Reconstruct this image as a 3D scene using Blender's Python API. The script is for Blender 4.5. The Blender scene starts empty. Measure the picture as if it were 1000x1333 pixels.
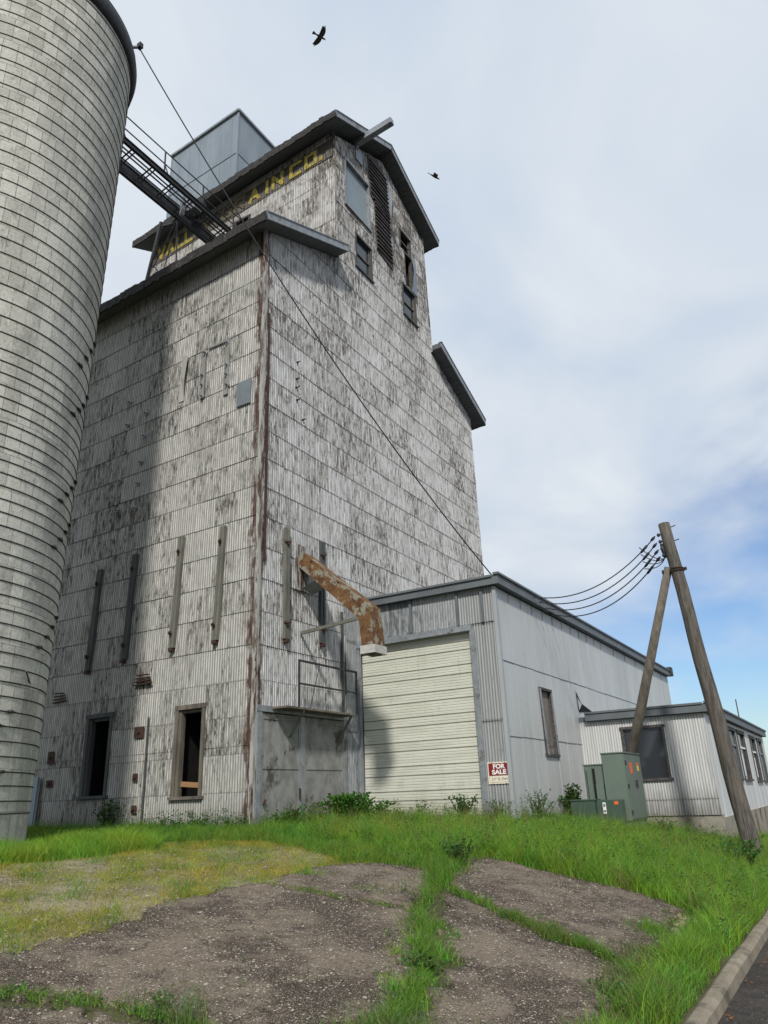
import bpy, bmesh, math, random
import numpy as np
from mathutils import Vector, Matrix
random.seed(7); rng = np.random.default_rng(7)
R = math.radians
scene = bpy.context.scene

# ------------------------------------------------------------------ camera
cam_d = bpy.data.cameras.new('camera'); cam = bpy.data.objects.new('camera', cam_d)
scene.collection.objects.link(cam); scene.camera = cam
cam_d.sensor_fit = 'HORIZONTAL'; cam_d.sensor_width = 36; cam_d.lens = 36 * 966.28 / 1000
cam_d.clip_start = .1; cam_d.clip_end = 5000
CAM = Vector((10.0928, -11.7638, 0))                    # z = 0 is eye level
Fv = Vector((-.47212535, .80502304, .35921521)); Rv = Vector((.85500605, .51738531, -.03573642)); Uv = Vector((.21462131, -.29025911, .93257029))
cam.matrix_world = Matrix(((Rv.x, Uv.x, -Fv.x, CAM.x), (Rv.y, Uv.y, -Fv.y, CAM.y), (Rv.z, Uv.z, -Fv.z, CAM.z), (0, 0, 0, 1)))

# ------------------------------------------------------------------ sun and sky
SUN_EL, SUN_TO = 42, Vector((-math.sin(R(28.5)), math.cos(R(28.5)), 0))      # light travels towards -x, +y
sun_dir = Vector((SUN_TO.x * math.cos(R(SUN_EL)), SUN_TO.y * math.cos(R(SUN_EL)), -math.sin(R(SUN_EL))))
sd = bpy.data.lights.new('sun', 'SUN'); sd.energy = 3.7; sd.angle = R(4.5); sd.color = (1, .965, .90)
so = bpy.data.objects.new('sun', sd); scene.collection.objects.link(so)
so.rotation_euler = sun_dir.to_track_quat('-Z', 'Y').to_euler(); so.location = (0, -30, 40)

w = bpy.data.worlds.new('World'); scene.world = w; w.use_nodes = True
nt = w.node_tree; nt.nodes.clear()
def N(t, **k):
    n = nt.nodes.new(t)
    for a, b in k.items(): setattr(n, a, b)
    return n
out = N('ShaderNodeOutputWorld'); bg = N('ShaderNodeBackground'); sky = N('ShaderNodeTexSky')
sky.sky_type = 'NISHITA'; sky.sun_disc = False; sky.sun_elevation = R(SUN_EL); sky.sun_rotation = R(151.5)
sky.air_density = 1.3; sky.dust_density = .3; sky.ozone_density = 2.0
tc = N('ShaderNodeTexCoord'); sep = N('ShaderNodeSeparateXYZ'); nt.links.new(tc.outputs['Generated'], sep.inputs[0])
# project the view direction on a cloud layer plane: (x, y) / (z + .25)
add = N('ShaderNodeMath', operation='ADD'); add.inputs[1].default_value = .28; nt.links.new(sep.outputs[2], add.inputs[0])
mx = N('ShaderNodeMath', operation='MAXIMUM'); mx.inputs[1].default_value = .05; nt.links.new(add.outputs[0], mx.inputs[0])
dx = N('ShaderNodeMath', operation='DIVIDE'); dy = N('ShaderNodeMath', operation='DIVIDE')
nt.links.new(sep.outputs[0], dx.inputs[0]); nt.links.new(mx.outputs[0], dx.inputs[1])
nt.links.new(sep.outputs[1], dy.inputs[0]); nt.links.new(mx.outputs[0], dy.inputs[1])
cmb = N('ShaderNodeCombineXYZ'); nt.links.new(dx.outputs[0], cmb.inputs[0]); nt.links.new(dy.outputs[0], cmb.inputs[1])
n1 = N('ShaderNodeTexNoise'); n1.inputs['Scale'].default_value = 2.1; n1.inputs['Detail'].default_value = 5; n1.inputs['Roughness'].default_value = .5; n1.inputs['Distortion'].default_value = .4
mp = N('ShaderNodeMapping'); mp.inputs['Location'].default_value = (3.1, 1.7, 0); nt.links.new(cmb.outputs[0], mp.inputs[0]); nt.links.new(mp.outputs[0], n1.inputs['Vector'])
n2 = N('ShaderNodeTexNoise'); n2.inputs['Scale'].default_value = 2.2; n2.inputs['Detail'].default_value = 6; n2.inputs['Distortion'].default_value = .6
nt.links.new(cmb.outputs[0], n2.inputs['Vector'])
# clouds thin out low over the street side (+x, +y)
dot = N('ShaderNodeVectorMath', operation='DOT_PRODUCT'); nt.links.new(tc.outputs['Generated'], dot.inputs[0]); dot.inputs[1].default_value = (.13, .95, -.28)
mr = N('ShaderNodeMapRange'); mr.inputs[1].default_value = .70; mr.inputs[2].default_value = .93; mr.inputs[3].default_value = .5; mr.inputs[4].default_value = -.3
nt.links.new(dot.outputs['Value'], mr.inputs[0])
sm = N('ShaderNodeMath', operation='ADD'); nt.links.new(n1.outputs[0], sm.inputs[0]); nt.links.new(mr.outputs[0], sm.inputs[1])
cr = N('ShaderNodeMapRange'); cr.interpolation_type = 'SMOOTHSTEP'; cr.inputs[1].default_value = .3; cr.inputs[2].default_value = .85
nt.links.new(sm.outputs[0], cr.inputs[0])
ccol = N('ShaderNodeMix', data_type='RGBA'); ccol.inputs[6].default_value = (5.9, 6.85, 8.25, 1); ccol.inputs[7].default_value = (8.1, 8.65, 9.2, 1)
cr2 = N('ShaderNodeMapRange'); cr2.inputs[1].default_value = .33; cr2.inputs[2].default_value = .68; nt.links.new(n2.outputs[0], cr2.inputs[0]); nt.links.new(cr2.outputs[0], ccol.inputs[0])
mixc = N('ShaderNodeMix', data_type='RGBA'); nt.links.new(cr.outputs[0], mixc.inputs[0]); tint = N('ShaderNodeMix', data_type='RGBA', blend_type='MULTIPLY'); tint.inputs[0].default_value = 1; tint.inputs[7].default_value = (.80, .98, 1.28, 1); nt.links.new(sky.outputs[0], tint.inputs[6]); nt.links.new(tint.outputs[2], mixc.inputs[6]); nt.links.new(ccol.outputs[2], mixc.inputs[7])
nt.links.new(mixc.outputs[2], bg.inputs[0]); bg.inputs[1].default_value = .095
nt.links.new(bg.outputs[0], out.inputs[0])
scene.view_settings.view_transform = 'Standard'; scene.view_settings.look = 'None'; scene.view_settings.exposure = 0; scene.view_settings.gamma = 1
scene.render.engine = 'CYCLES'

# ------------------------------------------------------------------ mesh helpers
COL = scene.collection
class MB:
    def __init__(s): s.v = []; s.f = []; s.marks = []
    def mark(s): s.marks.append((len(s.v), len(s.f)))
    def build_each(s, name, mat, parent, **k):
        e = s.marks[1:]+[(len(s.v), len(s.f))]; out_ = []
        for (v0, f0), (v1, f1) in zip(s.marks, e):
            m = MB(); m.v = s.v[v0:v1]; m.f = [tuple(i-v0 for i in f) for f in s.f[f0:f1]]; out_.append(m.build(name, mat, parent, **k))
        return out_
    def quad(s, a, b, c, d, uv=None):
        n = len(s.v); s.v += [a, b, c, d]; s.f.append((n, n+1, n+2, n+3))
    def poly(s, pts):
        n = len(s.v); s.v += list(pts); s.f.append(tuple(range(n, n+len(pts))))
    def box(s, c, h, M=None):
        s.mark(); P = []
        for sx in (-1, 1):
            for sy in (-1, 1):
                for sz in (-1, 1):
                    p = Vector((sx*h[0], sy*h[1], sz*h[2]))
                    if M is not None: p = M @ p
                    P.append(tuple(p + Vector(c)))
        n = len(s.v); s.v += P
        for q in ((0, 1, 3, 2), (4, 6, 7, 5), (0, 4, 5, 1), (2, 3, 7, 6), (0, 2, 6, 4), (1, 5, 7, 3)): s.f.append(tuple(n+i for i in q))
        return s
    def bb(s, x0, x1, y0, y1, z0, z1): return s.box(((x0+x1)/2, (y0+y1)/2, (z0+z1)/2), (abs(x1-x0)/2, abs(y1-y0)/2, abs(z1-z0)/2))
    def bar(s, a, b, w, h=None, up=(0, 0, 1)):
        a = Vector(a); b = Vector(b); d = (b-a); L = d.length; d.normalize(); u = Vector(up)
        if abs(d.dot(u)) > .98: u = Vector((1, 0, 0))
        x = d.cross(u).normalized(); y = x.cross(d).normalized(); M = Matrix((x, y, d)).transposed()
        return s.box((a+b)/2, (w/2, (h or w)/2, L/2), M)
    def tube(s, pts, r, n=8, cap=True):
        s.mark(); pts = [Vector(p) for p in pts]; m = len(pts); rs = r if isinstance(r, (list, tuple)) else [r]*m
        base = len(s.v); prev = None
        for i, p in enumerate(pts):
            d = (pts[min(i+1, m-1)] - pts[max(i-1, 0)]).normalized()
            x = d.cross(Vector((0, 0, 1)))
            if x.length < .05: x = d.cross(Vector((1, 0, 0)))
            x.normalize()
            if prev is not None:
                x = (prev - d*prev.dot(d)).normalized()
            prev = x; y = d.cross(x)
            for k in range(n):
                t = 2*math.pi*k/n; s.v.append(tuple(p + (x*math.cos(t)+y*math.sin(t))*rs[i]))
        for i in range(m-1):
            for k in range(n):
                a = base+i*n+k; b = base+i*n+(k+1) % n; s.f.append((a, b, b+n, a+n))
        if cap:
            s.f.append(tuple(base+k for k in range(n))[::-1]); s.f.append(tuple(base+(m-1)*n+k for k in range(n)))
        return s
    def prism(s, poly, axis, a, b):
        # poly: list of 2-d points in the two remaining axes, extruded along axis from a to b
        def P(q, t):
            l = list(q); l.insert(axis, t); return tuple(l)
        s.mark(); n = len(s.v); m = len(poly); s.v += [P(q, a) for q in poly] + [P(q, b) for q in poly]
        s.f.append(tuple(n+i for i in range(m))); s.f.append(tuple(n+m+i for i in range(m))[::-1])
        for i in range(m):
            j = (i+1) % m; s.f.append((n+i, n+j, n+m+j, n+m+i))
        return s
    def build(s, name, mat, parent=None, smooth=False, bevel=0, recalc=True):
        me = bpy.data.meshes.new(name); me.from_pydata([tuple(p) for p in s.v], [], s.f)
        if recalc or bevel:
            bm = bmesh.new(); bm.from_mesh(me)
            if recalc: bmesh.ops.recalc_face_normals(bm, faces=bm.faces)
            if bevel: bmesh.ops.bevel(bm, geom=list(bm.edges), offset=bevel, segments=2, affect='EDGES', clamp_overlap=True)
            bm.to_mesh(me); bm.free()
        return link(name, me, mat, parent, smooth)
def link(name, me, mat, parent=None, smooth=False):
    me.materials.clear(); me.materials.append(mat)
    if smooth: me.polygons.foreach_set('use_smooth', [True]*len(me.polygons))
    o = bpy.data.objects.new(name, me); COL.objects.link(o)
    if parent: o.parent = parent; o.matrix_parent_inverse = Matrix.Translation(-world_loc(parent))
    return o
def world_loc(o):
    v = Vector(o.location)
    if o.parent: v = v + world_loc(o.parent) + o.matrix_parent_inverse.translation
    return v
def thing(name, label, cat, loc=(0, 0, 0), group=None):
    o = bpy.data.objects.new(name, None); COL.objects.link(o); o.location = loc; o.empty_display_size = .3
    o['label'] = label; o['category'] = cat
    if group: o['group'] = group
    return o
def tag(o, label, cat, group=None):
    o['label'] = label; o['category'] = cat
    if group: o['group'] = group
    return o
def struct(o, kind='structure'): o['kind'] = kind; return o
def np_mesh(name, V, F, uv=None, attr=None):
    V = np.asarray(V, np.float32); F = np.asarray(F, np.int32); k = F.shape[1]
    me = bpy.data.meshes.new(name); me.vertices.add(len(V)); me.vertices.foreach_set('co', V.ravel())
    me.loops.add(F.size); me.loops.foreach_set('vertex_index', F.ravel())
    me.polygons.add(len(F)); me.polygons.foreach_set('loop_start', np.arange(0, F.size, k, dtype=np.int32))
    if uv is not None:
        l = me.uv_layers.new(name='UVMap'); l.data.foreach_set('uv', np.asarray(uv, np.float32)[F.ravel()].ravel())
    if attr is not None:
        a = me.color_attributes.new('Col', 'FLOAT_COLOR', 'POINT'); a.data.foreach_set('color', np.asarray(attr, np.float32).ravel())
    me.update(calc_edges=True); me.validate(); return me

# ------------------------------------------------------------------ material helpers
class Mat:
    def __init__(s, name, rough=.8, metal=0.0, spec=.3):
        s.m = bpy.data.materials.new(name); s.m.use_nodes = True; s.nt = s.m.node_tree
        s.b = s.nt.nodes['Principled BSDF']; s.b.inputs['Roughness'].default_value = rough; s.b.inputs['Metallic'].default_value = metal
        s.b.inputs['Specular IOR Level'].default_value = spec
    def n(s, t, **k):
        x = s.nt.nodes.new(t)
        for a, b in k.items(): setattr(x, a, b)
        return x
    def l(s, a, b): s.nt.links.new(a, b)
    def coord(s, kind='Object', scale=(1, 1, 1), loc=(0, 0, 0)):
        t = s.n('ShaderNodeTexCoord'); m = s.n('ShaderNodeMapping'); m.inputs['Scale'].default_value = scale; m.inputs['Location'].default_value = loc
        s.l(t.outputs[kind], m.inputs[0]); return m.outputs[0]
    def noise(s, vec, scale=1, detail=4, rough=.6, dist=0):
        n = s.n('ShaderNodeTexNoise'); n.inputs['Scale'].default_value = scale; n.inputs['Detail'].default_value = detail
        n.inputs['Roughness'].default_value = rough; n.inputs['Distortion'].default_value = dist; s.l(vec, n.inputs['Vector']); return n.outputs[0]
    def rng(s, v, a, b, c=0, d=1, smooth=True):
        m = s.n('ShaderNodeMapRange'); m.inputs[1].default_value = a; m.inputs[2].default_value = b; m.inputs[3].default_value = c; m.inputs[4].default_value = d
        if smooth: m.interpolation_type = 'SMOOTHSTEP'
        s.l(v, m.inputs[0]); return m.outputs[0]
    def math(s, op, a, b=0.0, c=None):
        m = s.n('ShaderNodeMath', operation=op)
        for i, x in enumerate((a, b, c)):
            if x is None: continue
            if isinstance(x, (int, float)): m.inputs[i].default_value = x
            else: s.l(x, m.inputs[i])
        return m.outputs[0]
    def mix(s, f, a, b, mode='MIX'):
        m = s.n('ShaderNodeMix', data_type='RGBA', blend_type=mode)
        for i, x in ((0, f), (6, a), (7, b)):
            if isinstance(x, (int, float)): m.inputs[i].default_value = x
            elif isinstance(x, tuple): m.inputs[i].default_value = (*x, 1)
            else: s.l(x, m.inputs[i])
        return m.outputs[2]
    def col(s, c):
        if isinstance(c, tuple): s.b.inputs['Base Color'].default_value = (*c, 1)
        else: s.l(c, s.b.inputs['Base Color'])
        return s
    def bump(s, h, strength=.3, dist=.02):
        b = s.n('ShaderNodeBump'); b.inputs['Strength'].default_value = strength; b.inputs['Distance'].default_value = dist
        s.l(h, b.inputs['Height']); s.l(b.outputs[0], s.b.inputs['Normal']); return s

def mottled(name, c1, c2, scale=6, stretch=(1, 1, 1), rough=.8, metal=0.0, spec=.3, bump=.2, c3=None, t3=(.6, .75), lo=.3, hi=.7):
    m = Mat(name, rough, metal, spec); v = m.coord('Object', stretch); n = m.noise(v, scale, 6, .65)
    c = m.mix(m.rng(n, lo, hi), c1, c2)
    if c3: n3 = m.noise(m.coord('Object', stretch, (7, 3, 1)), scale*.6, 5, .7); c = m.mix(m.rng(n3, *t3), c, c3)
    m.col(c)
    if bump: m.bump(n, bump)
    return m.m

def weathered(name, paint=(.52, .51, .48), worn=(.25, .25, .245), dark=(.05, .047, .045), rust=None, loss=.5, rustw=.28, pitch=.717, z0=3.07, sheet=.66, blotch=.5, fine=1.0, dirt_low=True, valley=.55, lapd=.5, cellv=.09, top=0):
    """old painted corrugated steel: UV = metres along the wall, metres up"""
    m = Mat(name, .62, .0, .3)
    tc = m.n('ShaderNodeUVMap'); sp = m.n('ShaderNodeSeparateXYZ'); m.l(tc.outputs[0], sp.inputs[0]); U, V = sp.outputs[0], sp.outputs[1]
    row = m.math('FLOOR', m.math('DIVIDE', m.math('SUBTRACT', V, z0), pitch))
    cellx = m.math('FLOOR', m.math('ADD', m.math('DIVIDE', U, sheet), m.math('MULTIPLY', row, .5)))
    cv = m.n('ShaderNodeCombineXYZ'); m.l(cellx, cv.inputs[0]); m.l(row, cv.inputs[1])
    wn = m.n('ShaderNodeTexWhiteNoise', noise_dimensions='3D'); m.l(cv.outputs[0], wn.inputs['Vector'])
    rowr = m.n('ShaderNodeTexWhiteNoise', noise_dimensions='1D'); m.l(row, rowr.inputs['W'])
    # row-wise shift so streaks break at each lap
    uu = m.math('ADD', U, m.math('MULTIPLY', rowr.outputs[0], 3.7)); vv = m.math('ADD', V, m.math('MULTIPLY', row, 5.3))
    sv = m.n('ShaderNodeCombineXYZ'); m.l(uu, sv.inputs[0]); m.l(vv, sv.inputs[1])
    def streak(sx, sy, sc, det=5, ro=.65, dist=0):
        mp = m.n('ShaderNodeMapping'); mp.inputs['Scale'].default_value = (sx, sy, 1); m.l(sv.outputs[0], mp.inputs[0]); return m.noise(mp.outputs[0], sc, det, ro, dist)
    s1 = streak(9, 1.6, 1.3); s2 = streak(30, 2.2, 1.6, 6, .7); s3 = streak(30, 4, 1.5, 7, .8)
    big = m.noise(m.coord('UV', (1, .55, 1)), .45, 4, .6)
    th = m.math('ADD', m.math('MULTIPLY', m.math('SUBTRACT', wn.outputs[0], .5), cellv), m.math('MULTIPLY', m.math('SUBTRACT', big, .5), blotch))
    if top: th = m.math('ADD', th, m.rng(V, 13, 18, 0, top))
    mid = m.math('ADD', m.math('ADD', m.math('MULTIPLY', s1, .5), m.math('MULTIPLY', s2, .5)), th)
    wmask = m.rng(mid, loss-.05, loss+.09)
    dmask = m.rng(m.math('ADD', m.math('ADD', m.math('MULTIPLY', s3, .55), m.math('MULTIPLY', s1, .45)), th), loss+.045, loss+.115)
    tone = m.mix(m.rng(streak(14, .35, 1.2, 3), .3, .7), paint, tuple(c*.74 for c in paint))
    # rib shading painted into the colour: corrugation valleys are darkened
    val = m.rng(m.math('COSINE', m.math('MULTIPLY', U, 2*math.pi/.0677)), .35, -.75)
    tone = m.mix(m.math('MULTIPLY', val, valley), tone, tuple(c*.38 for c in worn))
    c = m.mix(wmask, tone, worn)
    c = m.mix(m.math('MULTIPLY', dmask, fine), c, dark)
    # grime under every lap
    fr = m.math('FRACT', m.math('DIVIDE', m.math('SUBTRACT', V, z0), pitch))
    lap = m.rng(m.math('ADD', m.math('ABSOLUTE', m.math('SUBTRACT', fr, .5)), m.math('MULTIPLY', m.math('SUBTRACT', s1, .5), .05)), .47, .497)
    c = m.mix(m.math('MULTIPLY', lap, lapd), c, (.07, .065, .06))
    wash = m.noise(m.coord('UV', (1, .5, 1), (21, 13, 0)), .9, 7, .72); c = m.mix(m.rng(wash, .5, .68, 0, .5), c, worn)
    brn = m.noise(m.coord('UV', (3.5, .5, 1), (31, 3, 0)), 1.0, 7, .75); c = m.mix(m.rng(brn, .58, .70, 0, .6), c, (.15, .115, .085))
    if rust:
        rn = m.noise(m.coord('UV', (4, 1.1, 1)), 1.2, 6, .7)
        edge = m.math('ADD', m.math('ABSOLUTE', U), m.math('MULTIPLY', m.math('SUBTRACT', rn, .5), .9))
        rm = m.rng(edge, rustw, rustw*.35)
        rm = m.math('MULTIPLY', rm, m.rng(m.noise(m.coord('UV', (3, .35, 1), (4, 0, 0)), 1, 4, .6), .36, .5))
        c = m.mix(rm, c, m.mix(m.rng(s3, .35, .65), rust, (.03, .022, .02)))
        # odd rusty runs
        rr = m.rng(m.noise(m.coord('UV', (2.2, .32, 1), (9, 2, 0)), 1, 5, .7), .66, .74)
        c = m.mix(m.math('MULTIPLY', rr, .7), c, (.10, .06, .035))
    if dirt_low:
        dl = m.rng(m.math('ADD', V, m.math('MULTIPLY', s1, 1.1)), .75, -.35)
        c = m.mix(m.math('MULTIPLY', dl, .75), c, (.075, .068, .052))
    m.col(c)
    m.l(m.rng(wmask, 0, 1, .5, .85, False), m.b.inputs['Roughness'])
    m.bump(s3, .25, .006)
    return m.m

M = {}
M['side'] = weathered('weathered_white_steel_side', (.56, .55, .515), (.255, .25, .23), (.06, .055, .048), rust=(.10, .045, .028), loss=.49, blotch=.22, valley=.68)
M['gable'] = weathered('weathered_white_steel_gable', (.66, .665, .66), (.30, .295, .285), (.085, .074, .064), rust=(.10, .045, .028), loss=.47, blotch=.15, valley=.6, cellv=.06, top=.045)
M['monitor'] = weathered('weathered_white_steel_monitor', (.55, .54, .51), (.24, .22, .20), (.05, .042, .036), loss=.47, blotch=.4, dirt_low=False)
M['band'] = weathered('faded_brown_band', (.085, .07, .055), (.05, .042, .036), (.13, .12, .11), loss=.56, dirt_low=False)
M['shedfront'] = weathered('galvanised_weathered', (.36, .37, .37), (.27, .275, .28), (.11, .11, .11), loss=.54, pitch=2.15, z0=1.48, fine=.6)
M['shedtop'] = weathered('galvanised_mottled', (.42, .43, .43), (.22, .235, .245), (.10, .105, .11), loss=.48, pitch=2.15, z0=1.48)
M['wornsteel'] = mottled('worn_grey_steel', (.27, .265, .245), (.18, .175, .16), 6, (1, 1, .3), bump=.3)
M['liftsteel'] = mottled('lifted_painted_steel', (.42, .41, .37), (.34, .33, .3), 6, (1, 1, .3), bump=.3)
M['black'] = mottled('dark_interior', (.006, .006, .006), (.012, .011, .01), bump=0)
M['oldwood'] = mottled('weathered_wood', (.17, .15, .12), (.08, .07, .058), 8, (1, 1, .2), bump=.4)
M['darkwood'] = mottled('dark_weathered_wood', (.045, .04, .04), (.10, .09, .088), 7, (1, .3, 3), bump=.5)
M['roofedge'] = mottled('tarred_roof_edge', (.022, .02, .019), (.05, .047, .045), 9, (1, 1, 1), bump=.8, c3=(.14, .13, .125), t3=(.62, .7))
M['soffit'] = mottled('soffit_boards', (.085, .09, .095), (.13, .135, .14), 4, (.4, 3, 1), bump=.2)
M['flash'] = mottled('grey_flashing', (.30, .32, .34), (.20, .215, .23), 5, rough=.5, metal=.3, c3=(.12, .11, .11), t3=(.55, .7))
M['fascia'] = mottled('slate_grey_fascia', (.135, .15, .16), (.105, .115, .125), 2, rough=.55, bump=.05)
M['galv'] = mottled('galvanised_sheet', (.40, .42, .43), (.31, .33, .34), 1.3, (1, 1, .25), rough=.5, metal=.2, bump=.05, c3=(.24, .25, .26), t3=(.62, .8))
M['headhouse'] = mottled('blue_grey_sheet', (.26, .30, .335), (.20, .235, .265), 1.2, (1, 1, .3), rough=.5, metal=.25, bump=.05)
M['rust'] = mottled('rusty_steel', (.17, .09, .035), (.07, .03, .018), 6, bump=.5, rough=.85, c3=(.23, .215, .165), t3=(.5, .56))
M['rustdark'] = mottled('dark_rust', (.07, .03, .02), (.035, .022, .018), 9, bump=.4)
M['steel'] = mottled('dark_painted_steel', (.035, .038, .042), (.06, .062, .065), 6, rough=.6, metal=.3, bump=.1)
M['hoop'] = mottled('hoop_iron', (.045, .042, .038), (.025, .024, .022), 8, rough=.7, bump=.1)
M['strip'] = mottled('grey_brown_post', (.17, .165, .135), (.10, .10, .085), 5, (1, 1, .3), bump=.3)
M['stripdark'] = mottled('dark_grey_post', (.085, .09, .09), (.055, .058, .06), 5, (1, 1, .3), bump=.3)
M['concrete'] = mottled('aged_concrete', (.30, .275, .23), (.22, .20, .165), 4, bump=.3, c3=(.12, .11, .09), t3=(.58, .75))
M['ddoor'] = mottled('faded_door', (.27, .27, .255), (.165, .165, .155), 3.5, (1, 1, .8), bump=.2, c3=(.075, .07, .06), t3=(.54, .64))
M['glass'] = Mat('dull_glass', .12, 0, .5).col((.035, .04, .045)).m
M['glasslight'] = Mat('hazy_glass', .25, 0, .5).col((.16, .18, .19)).m
M['boarded'] = mottled('blue_grey_board', (.20, .245, .27), (.17, .21, .235), 1.5, rough=.35, bump=0)
M['patch'] = mottled('blue_patch_sheet', (.17, .20, .22), (.14, .165, .18), 4, bump=.1)
M['cream'] = None
M['cable'] = Mat('black_cable', .5).col((.02, .02, .022)).m
M['cabinet'] = mottled('olive_cabinet_paint', (.125, .16, .13), (.11, .14, .115), 1.5, rough=.45, spec=.4, bump=.02)
M['cabinetdark'] = mottled('dark_green_cabinet_paint', (.055, .09, .065), (.045, .075, .055), 1.5, rough=.4, spec=.4, bump=.02)
M['orange'] = Mat('orange_sticker', .5).col((.65, .13, .04)).m
M['white'] = Mat('white_sticker', .5).col((.7, .7, .68)).m
M['yellowst'] = Mat('yellow_sticker', .5).col((.65, .42, .1)).m
M['signred'] = mottled('sign_red', (.22, .018, .022), (.19, .015, .02), 8, rough=.4, bump=0)
M['signwhite'] = mottled('sign_cream', (.72, .66, .55), (.66, .60, .48), 8, rough=.45, bump=0)
M['ink'] = Mat('ink', .6).col((.10, .12, .13)).m

def polewood():
    m = Mat('pole_wood', .85, 0, .2); v = m.coord('Object', (9, 9, .7)); a = m.noise(v, 2.5, 8, .7, .5); b = m.noise(m.coord('Object', (1, 1, .5)), 2.2, 4)
    c = m.mix(m.rng(a, .35, .68), (.15, .138, .122), (.045, .039, .034)); c = m.mix(m.rng(b, .4, .7, 0, .6), c, (.12, .10, .075)); m.col(c); m.bump(a, .9, .03); return m.m
M['pole'] = polewood()

def overhead():
    m = Mat('cream_ribbed_steel', .42, 0, .35); b = m.noise(m.coord('Object', (.5, 1, 5)), 2, 6, .6)
    c = m.mix(m.rng(b, .35, .7), (.58, .58, .50), (.50, .50, .425))
    s = m.noise(m.coord('Object', (1.4, 1, .7)), 1.4, 6, .7); c = m.mix(m.rng(s, .55, .75, 0, .5), c, (.34, .345, .27)); g = m.n('ShaderNodeTexCoord'); sp = m.n('ShaderNodeSeparateXYZ'); m.l(g.outputs['Object'], sp.inputs[0])
    low = m.rng(m.math('ADD', sp.outputs[2], m.math('MULTIPLY', s, 1.6)), 1.15, -.1); c = m.mix(m.math('MULTIPLY', low, .6), c, (.20, .18, .13))
    st = m.rng(m.noise(m.coord('Object', (9, 1, .35)), 1.5, 6, .7), .57, .72, 0, .35); c = m.mix(st, c, (.27, .25, .19))
    m.col(c); m.bump(b, .06, .01); return m.m
M['cream'] = overhead()

def silo_mat():
    m = Mat('concrete_staves', .88, 0, .2)
    tc = m.n('ShaderNodeUVMap')
    bk = m.n('ShaderNodeTexBrick'); bk.offset = .5; bk.offset_frequency = 2; m.l(tc.outputs[0], bk.inputs['Vector'])
    bk.inputs['Scale'].default_value = 1; bk.inputs['Brick Width'].default_value = .255; bk.inputs['Row Height'].default_value = .62
    bk.inputs['Mortar Size'].default_value = .006; bk.inputs['Mortar Smooth'].default_value = .3; bk.inputs['Bias'].default_value = 0
    bk.inputs['Color1'].default_value = (.60, .59, .525, 1); bk.inputs['Color2'].default_value = (.38, .375, .335, 1); bk.inputs['Mortar'].default_value = (.15, .145, .125, 1)
    n = m.noise(m.coord('UV', (1, 1, 1)), 6, 8, .7); n2 = m.noise(m.coord('UV', (1, .4, 1)), .8, 5, .6); n3 = m.noise(m.coord('UV', (5, .35, 1)), 1, 6, .7)
    c = m.mix(m.rng(n, .3, .75, 0, .55), bk.outputs[0], (.40, .395, .35))
    c = m.mix(m.rng(n2, .42, .68, 0, .45), c, (.24, .235, .20))
    c = m.mix(m.rng(n3, .60, .68, 0, .6), c, (.58, .565, .50))                 # pale lime runs
    n4 = m.noise(m.coord('UV', (.9, .5, 1), (5, 5, 0)), 1, 4, .6); c = m.mix(m.rng(n4, .6, .75, 0, .35), c, (.24, .22, .13))
    n5 = m.noise(m.coord('UV', (2, .8, 1), (2, 7, 0)), 2.0, 8, .8); c = m.mix(m.rng(n5, .53, .67, 0, .6), c, (.13, .128, .11))
    n8 = m.noise(m.coord('UV', (1, .6, 1), (12, 3, 0)), 1.1, 8, .75); c = m.mix(m.rng(n8, .5, .62, 0, .5), c, (.58, .57, .51))
    n6 = m.noise(m.coord('UV', (1, .8, 1), (3, 1, 0)), 22, 5, .8); c = m.mix(m.rng(n6, .5, .66, 0, .5), c, (.10, .10, .085))
    n7 = m.noise(m.coord('UV', (1, .6, 1), (8, 4, 0)), 7, 7, .8); c = m.mix(m.rng(n7, .54, .66, 0, .7), c, (.66, .65, .58))
    m.col(c)
    hh = m.math('ADD', m.math('MULTIPLY', bk.outputs['Fac'], -1.0), m.math('MULTIPLY', n, .6)); m.bump(hh, .5, .01); return m.m
M['silo'] = silo_mat()

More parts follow.
